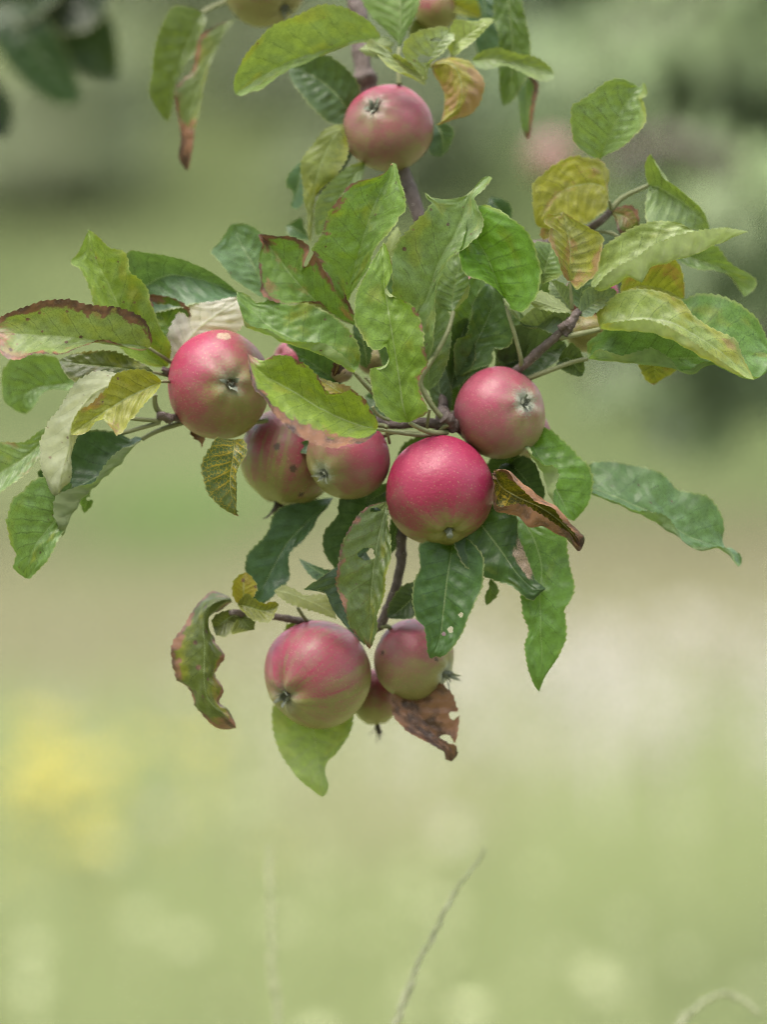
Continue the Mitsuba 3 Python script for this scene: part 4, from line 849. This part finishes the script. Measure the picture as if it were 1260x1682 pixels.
leaf('dark', (-60, 130, -1430), (8, 230, -1430), [('-10,130 18,180', -1430), ('-25,160 0,195', -1425), ('-50,160 -25,210', -1430)], under=0.05, wave=0.3, c=(0.0158, 0.0301, 0.0162))
HOLDER = 'apple_branch'
# ------------------------------------------------------------------ meadow and orchard behind
rng = np.random.default_rng(5)
def zones(p, w):
    # near turf, a drier mown strip, bare brownish tussocks, then greener pasture towards the trees
    y = 1.08 * p.y + 3.0 * (fbm(p.x * 0.35 + 3, p.y * 0.2, 1.0) - 0.5)
    a = fbm(p.x * 0.8 + 11, p.y * 0.5, 4.0)
    c = mix((0.298, 0.345, 0.158), (0.335, 0.340, 0.188), smoothstep(0.4, 0.65, a))
    c = mix(c, mix((0.265, 0.265, 0.145), (0.285, 0.27, 0.165), a), smoothstep(6.3, 8.3, y))
    c = mix(c, (0.205, 0.19, 0.115), smoothstep(9.4, 11.6, y))
    c = mix(c, mix((0.175, 0.215, 0.095), (0.235, 0.255, 0.13), smoothstep(0.4, 0.6, a)), smoothstep(12.0, 14.5, y))
    c = mix(c, mix((0.185, 0.22, 0.098), (0.13, 0.165, 0.07), smoothstep(0.38, 0.62, fbm(p.x * 0.55, p.y * 0.12, 9.0))), smoothstep(16.0, 24.0, y))
    c = mix(c, mix((0.112, 0.138, 0.056), (0.078, 0.104, 0.043), smoothstep(0.38, 0.62, fbm(p.x * 0.45, p.y * 0.1, 5.0))), smoothstep(24.0, 36.0, y))
    lush = dr.exp(-dr.square((p.x + 0.75) / 0.40) - dr.square((p.y - 12.5) / 2.2))      # a clump of lusher, taller growth
    return mix(c, (0.15, 0.24, 0.075), lush * 0.85) * 0.58
def ground_fn(p, n, uv):
    return zones(p, 0) * (0.93 + 0.14 * fbm(p.x * 2, p.y * 2, 2.0))
scene['meadow_soil'] = {'type': 'diffuse', 'reflectance': proc(ground_fn)}
gx = np.linspace(-150, 150, 181); gy = np.linspace(-150, 250, 241)
X, Y = np.meshgrid(gx, gy, indexing='ij')
def rise(y):
    t = np.clip((y - 18) / 26, 0, 1); return 5.6 * t * t * (3 - 2 * t)
Z = rise(Y) + 0.10 * (meshkit.fbm(np.stack([X * 0.2, Y * 0.2, X * 0], -1), 3) - 0.5)
i, j = np.meshgrid(np.arange(180), np.arange(240), indexing='ij'); k = lambda a, b: a * 241 + b
F = np.stack([k(i, j), k(i + 1, j), k(i + 1, j + 1), k(i, j + 1)], -1).reshape(-1, 4)
scene['meadow'] = mikit.ply((np.stack([X, Y, Z], -1).reshape(-1, 3), F), 'meadow_soil', smooth=True)
labels['meadow'] = {'label': 'pale grassy meadow floor, wholly out of focus', 'category': 'ground', 'kind': 'structure'}

def soft(V, F, bsdf, N):
    N = N / (np.linalg.norm(N, axis=1, keepdims=True) + 1e-12)
    return {'type': 'ply', 'filename': meshkit.write_ply((V, F), False, normals=N), 'face_normals': False, 'bsdf': {'type': 'ref', 'id': bsdf}}

def blades(n, pos, height, width, lean=0.35, seed=0):
    r = np.random.default_rng(seed)
    a = r.uniform(0, 2 * np.pi, n); s = np.stack([np.cos(a), np.sin(a), 0 * a], 1)
    l = np.stack([np.cos(a + 1.4), np.sin(a + 1.4), 0 * a], 1) * (lean * r.random(n))[:, None]
    h = height * r.uniform(0.5, 1.15, n); w = width * r.uniform(0.6, 1.4, n)
    up = np.array([0, 0, 1.0])
    p0 = pos; p1 = pos + up * (h * 0.6)[:, None] + l * (h * 0.35)[:, None]; p2 = pos + up * h[:, None] + l * h[:, None]
    V = np.stack([p0 - s * w[:, None], p0 + s * w[:, None], p1 - s * w[:, None] * 0.7, p1 + s * w[:, None] * 0.7, p2], 1).reshape(-1, 3)
    b = (np.arange(n) * 5)[:, None]
    F = np.concatenate([b + [[0, 1, 3]], b + [[0, 3, 2]], b + [[2, 3, 4]]])
    return V, F

def fan(n, y0, y1, spread=0.22, seed=0, power=1.0):
    r = np.random.default_rng(seed)
    y = y0 + (y1 - y0) * r.random(n) ** power
    x = r.uniform(-1, 1, n) * spread * y
    return np.stack([x, y, rise(y) - 0.02], 1)

def grass_fn(p, n, uv):
    b = noise(p.x * 2.5, p.y * 2.5, 2.0)
    return zones(p, 0) * (0.94 + 0.14 * b)
scene['grass_blade'] = {'type': 'blendbsdf', 'weight': 0.3,
    'a': {'type': 'twosided', 'b': {'type': 'diffuse', 'reflectance': proc(grass_fn)}},
    'b': {'type': 'principledthin', 'base_color': proc(grass_fn), 'roughness': 0.8, 'diff_trans': 1.8, 'eta': 1.3}}
pos = fan(80000, 3.2, 34, seed=11, power=1.4)
gv, gf = blades(len(pos), pos, 0.30, 0.006, seed=12)
scene['meadow_grass'] = soft(gv, gf, 'grass_blade', np.tile([0, -.15, 1.0], (len(gv), 1)))
labels['meadow_grass'] = {'label': 'soft yellow green meadow grass filling the lower half behind the apples', 'category': 'grass', 'kind': 'stuff'}

def flowers(name, label, cx, cy, dist, sx, sy, n, h, col, r=0.02, seed=0):
    """Flower heads round the spot of the meadow seen at (cx, cy) on the ground dist metres off."""
    q = np.random.default_rng(seed)
    x0 = (cx - 630) / FPX * dist
    pos = np.stack([x0 + q.normal(0, sx, n), dist + q.normal(0, sy, n), h * q.uniform(0.6, 1.15, n)], 1)
    prof = trimesh.creation.icosphere(1, 1.0)
    V = (prof.vertices[None] * np.array([r, r, r * 0.5]) * q.uniform(0.6, 1.3, n)[:, None, None] + pos[:, None]).reshape(-1, 3)
    F = (prof.faces[None] + (np.arange(n) * len(prof.vertices))[:, None, None]).reshape(-1, 3)
    sV, sF = blades(n, pos * [1, 1, 0], pos[:, 2], 0.004, lean=0.0, seed=seed)
    scene[name + '_petal'] = {'type': 'diffuse', 'reflectance': {'type': 'rgb', 'value': col}}
    AV = np.vstack([V, sV]); scene[name] = soft(AV, np.vstack([F, sF + len(V)]), name + '_petal', np.tile([0, -.15, 1.0], (len(AV), 1)))
    labels[name] = {'label': label, 'category': 'flowers', 'kind': 'stuff'}
flowers('yellow_flowers', 'blurred drift of yellow meadow flowers at the left', 95, 1270, 5.1,   .10, .22, 46, .34, (.38, .34, .09), seed=3)
flowers('white_flowers', 'blurred pale patch of white meadow flowers on the right', 1010, 1150, 6.3, .36, .5, 420, .34, (.36, .34, .29), r=.014, seed=4)
flowers('clover_heads', 'pale flower heads dotted through the nearer grass', 480, 1500, 4.2, .5, .4, 60, .30, (.36, .38, .22), r=.014, seed=6)

# leaf crowns of the trees behind: folded leaf faces
def crown_mesh(centres, radii, n, size, seed):
    r = np.random.default_rng(seed)
    wts = np.array([a[0] * a[1] * a[2] for a in radii]); c = r.choice(len(centres), n, p=wts / wts.sum())
    d = r.normal(size=(n, 3)); d /= np.linalg.norm(d, axis=1, keepdims=True)
    rad = r.random(n) ** 0.28
    lump = 0.75 + 0.5 * meshkit.noise(d * 2.2 + c[:, None] * 5.0, seed)
    P = np.array(centres)[c] + d * np.array(radii)[c] * (rad * lump)[:, None]
    a = r.normal(size=(n, 3)); a[:, 2] -= 0.6; a /= np.linalg.norm(a, axis=1, keepdims=True)
    b = np.cross(a, r.normal(size=(n, 3))); b /= np.linalg.norm(b, axis=1, keepdims=True)
    nn = np.cross(a, b)
    s = size * r.uniform(0.7, 1.25, n)[:, None]
    V = np.stack([P - a * s, P + b * s * .5 + nn * s * .15, P + a * s, P - b * s * .5 + nn * s * .15], 1).reshape(-1, 3)
    k = (np.arange(n) * 4)[:, None]
    N = np.repeat(P - np.array(centres)[c] + np.array([0, 0, .12]) * np.array(radii)[c], 4, axis=0)
    N = N / (np.linalg.norm(N, axis=1, keepdims=True) + 1e-9) * .4 + np.array([0, -.40, .45])
    return V, np.concatenate([k + [[0, 1, 2]], k + [[0, 2, 3]]]), N

def crown(parent, name, made, bsdf):
    scene[f'{parent}__{name}'] = soft(made[0], made[1], bsdf, made[2])

def crown_bsdf(name, dark, light, f):
    def fn(p, n, uv):
        return mix(dark, light, smoothstep(0.25, 0.75, fbm(p.x * f, p.y * f, p.z * f, 2)))
    scene[name] = {'type': 'blendbsdf', 'weight': 0.35, 'a': {'type': 'twosided', 'b': {'type': 'principled', 'base_color': proc(fn), 'roughness': .5, 'specular': .4}},
                   'b': {'type': 'principledthin', 'base_color': proc(fn), 'roughness': .8, 'diff_trans': 1.7, 'eta': 1.3}}
crown_bsdf('orchard_leaf', (.085, .125, .05), (.19, .245, .11), 3.0)
crown_bsdf('far_leaf', (.125, .155, .07), (.185, .215, .10), 0.9)
crown_bsdf('far_leaf_dark', (.10, .13, .058), (.15, .18, .085), 0.9)

def wood(key, P, r0, r1, name):
    v, f = tube_mesh(np.array(P), r0, r1, n=40, sides=10, bumps=.15)
    part(key, name, (v, f), 'bark')

def spot(px, py, d):
    """Point at distance d in front of the eye towards (px, py)."""
    return EYE + (FWD + RIGHT * (px - 630) / FPX + UPV * (841 - py) / FPX) * d

# the neighbouring apple tree, to the right, three and a half metres off
tree = thing('apple_tree', 'neighbouring apple tree, blurred dark boughs and leaves filling the upper right', 'tree')
wood(tree, [(1.35, 4.3, -.1), (1.30, 4.3, .5), (1.22, 4.2, 1.0), (1.15, 4.1, 1.6), (1.1, 4.1, 2.4)], .085, .05, 'trunk')
wood(tree, [(1.20, 4.2, 1.0), spot(1420, 330, 3.8), spot(1200, 270, 3.5), spot(1080, 235, 3.4), spot(1000, 280, 3.4)], .032, .012, 'limb')
wood(tree, [(1.2, 4.2, .9), spot(1500, 620, 3.9), spot(1280, 560, 3.7), spot(1080, 600, 3.6), spot(960, 610, 3.5)], .026, .008, 'limb')
wood(tree, [(1.13, 4.1, 1.8), spot(1400, -250, 3.9), spot(1150, 20, 3.7), spot(1010, 60, 3.6)], .030, .010, 'limb')
cl = [(1110, 60, 3.7, 190, 95), (980, 120, 3.6, 120, 90), (1180, 140, 3.8, 130, 90), (1230, 380, 3.5, 130, 150), (1090, 250, 3.6, 110, 60), (1120, 590, 3.7, 150, 55), (1220, 640, 3.7, 120, 60), (1030, 640, 3.6, 85, 45), (1130, 700, 3.7, 70, 40), (1010, 440, 3.8, 110, 80), (1320, 200, 3.8, 150, 260), (900, 110, 3.9, 90, 110), (1400, 500, 3.8, 160, 200), (1150, -130, 3.8, 400, 150)]
cen = [spot(a, b, d) for a, b, d, _, _ in cl]; rad = [(u * d / FPX, .16, w * d / FPX) for _, _, d, u, w in cl]
crown(tree, 'crown', crown_mesh(cen, rad, 1500, .034, 21), 'orchard_leaf')
apple('far blurred pink apple left of the upright pale leaf, on the neighbouring tree', 906, 262, 40, 38, -5600, (915, 290), front=.3, blush=.0, bloom=1.3, detail=False)

# the tree the branch belongs to: it stands behind and beside the photographer and shades the near side of the fruit
home = thing('apple_tree', 'old apple tree behind the viewpoint, outside the picture, shading the near side', 'tree')
wood(home, [(-1.2, -1.6, -.1), (-1.15, -1.6, .7), (-1.0, -1.5, 1.5), (-.8, -1.4, 2.6)], .14, .08, 'trunk')
hc = [(-1.7, -1.3, 1.7), (-.3, -1.9, 1.9), (1.2, -1.6, 1.8), (2.4, -1.0, 2.0), (-2.8, -.6, 2.0), (-.6, -1.3, 3.0), (1.0, -1.2, 3.0), (.2, -2.2, .9)]
crown(home, 'crown', crown_mesh(hc, [(.95, .6, .85)] * 8, 5200, .085, 77), 'orchard_leaf')

# trees along the far side of the meadow
def far_tree(label, x, y, h, rx, mat, seed, n=2200, size=.12):
    t = thing('far_tree', label, 'tree')
    z0 = float(rise(np.array(y)))
    wood(t, [(x, y, z0 - .1), (x + .05, y, z0 + h * .25), (x, y + .05, z0 + h * .55)], .16, .07, 'trunk')
    r = np.random.default_rng(seed)
    cen = [(x + r.normal(0, rx * .4), y + r.normal(0, rx * .3), z0 + h * u) for u in (.12, .26, .42, .55, .7, .82)]
    rad = [(rx * q, rx * q * .8, h * .17) for q in (.85, .95, 1, .9, .75, .5)]
    crown(t, 'crown', crown_mesh(cen, rad, n, size, seed), mat)
for px, py, y, h, r, m, q, lab in [
    (60, 520, 27, 1.5, .75, 'far_leaf', 31, 'low blurred tree on the bank behind the far left leaves'),
    (210, 420, 34, 4.2, 1.0, 'far_leaf', 32, 'blurred tree on the bank below the upper left hanging leaves'),
    (440, 420, 30, 3.0, .85, 'far_leaf_dark', 33, 'darker blurred tree on the bank just left of the top apple'),
    (760, 330, 36, 2.6, 1.0, 'far_leaf', 35, 'blurred tree on the bank right of the top apple'),
    (640, 560, 27, 1.6, .7, 'far_leaf_dark', 36, 'low blurred tree on the bank straight behind the cluster'),
    (880, 120, 41, 2.6, 1.1, 'far_leaf_dark', 37, 'blurred tree high on the bank left of the upright pale leaf'),
    (1040, 480, 31, 2.4, 1.0, 'far_leaf', 38, 'blurred tree on the bank behind the right hand twig')]:
    far_tree(lab, (px - 630) / FPX * y, y, h, r, m, q, n=1800, size=.14)
# tall grasses rising into the foot of the picture
def seed_fn(p, n, uv):
    a = fbm(p.x * 420, p.y * 420, p.z * 420)
    return mix((0.22, 0.25, 0.12), (0.50, 0.49, 0.36), a)
scene['seed_head'] = {'type': 'twosided', 'b': {'type': 'principled', 'base_color': proc(seed_fn), 'roughness': .8, 'specular': .2}}
def grass_stalk(label, txt, z, r, nsp, spread, t0=0.0, seed=0):
    key = thing('grass_stalk', label, 'grass')
    S = pts(txt); P = at(S[:, 0], S[:, 1], np.full(len(S), z))
    foot = P[0].copy(); foot[2] = 0; foot[0] += (P[0] - P[1])[0] * 1.2
    Q = np.vstack([foot, foot * .45 + P[0] * .55 + [0, 0, 0], P])
    v, f = tube_mesh(Q, r * PX * 1.2, r * PX * .5, n=90, sides=8); part(key, 'stem', (v, f), 'seed_head')
    s = np.r_[0, np.cumsum(np.linalg.norm(np.diff(P, axis=0), axis=1))]; s /= s[-1]
    q = np.random.default_rng(seed); vs, fs, off = [], [], 0
    body = trimesh.creation.icosphere(1, 1.0)
    for a in np.linspace(t0, .99, nsp):
        c = np.array([np.interp(a, s, P[:, e]) for e in range(3)])
        d = np.array([np.interp(min(1, a + .03), s, P[:, e]) for e in range(3)]) - np.array([np.interp(max(0, a - .03), s, P[:, e]) for e in range(3)])
        d /= np.linalg.norm(d); o = np.cross(d, q.normal(size=3)); o /= np.linalg.norm(o); w = np.cross(d, o)
        ln = spread * (1.25 - .7 * a) * q.uniform(.8, 1.2) * PX
        M = np.stack([o * ln * .30, w * ln * .22, (d + .28 * o) * ln], 1)
        vs.append(body.vertices @ M.T + c + o * ln * .28 + d * ln * .4); fs.append(body.faces + off); off += len(body.vertices)
    part(key, 'seed_head', (np.vstack(vs), np.vstack(fs)), 'seed_head')
grass_stalk('slender leaning grass seed head rising from the foot of the picture, nearest to focus', '600,1790 648,1682 668,1630 690,1580 712,1535 735,1490 757,1450 775,1425 797,1398', -420, 2.9, 62, 14, .15, 1)
grass_stalk('faint upright grass stalk, far out of focus, left of the leaning seed head', '462,1800 455,1682 449,1600 444,1500 442,1390', -950, 5.0, 40, 14, .3, 2)
grass_stalk('arched grass head, blurred, at the bottom right corner', '1085,1800 1105,1705 1130,1665 1160,1642 1190,1632 1220,1640 1245,1662', -700, 4.2, 40, 15, .2, 3)
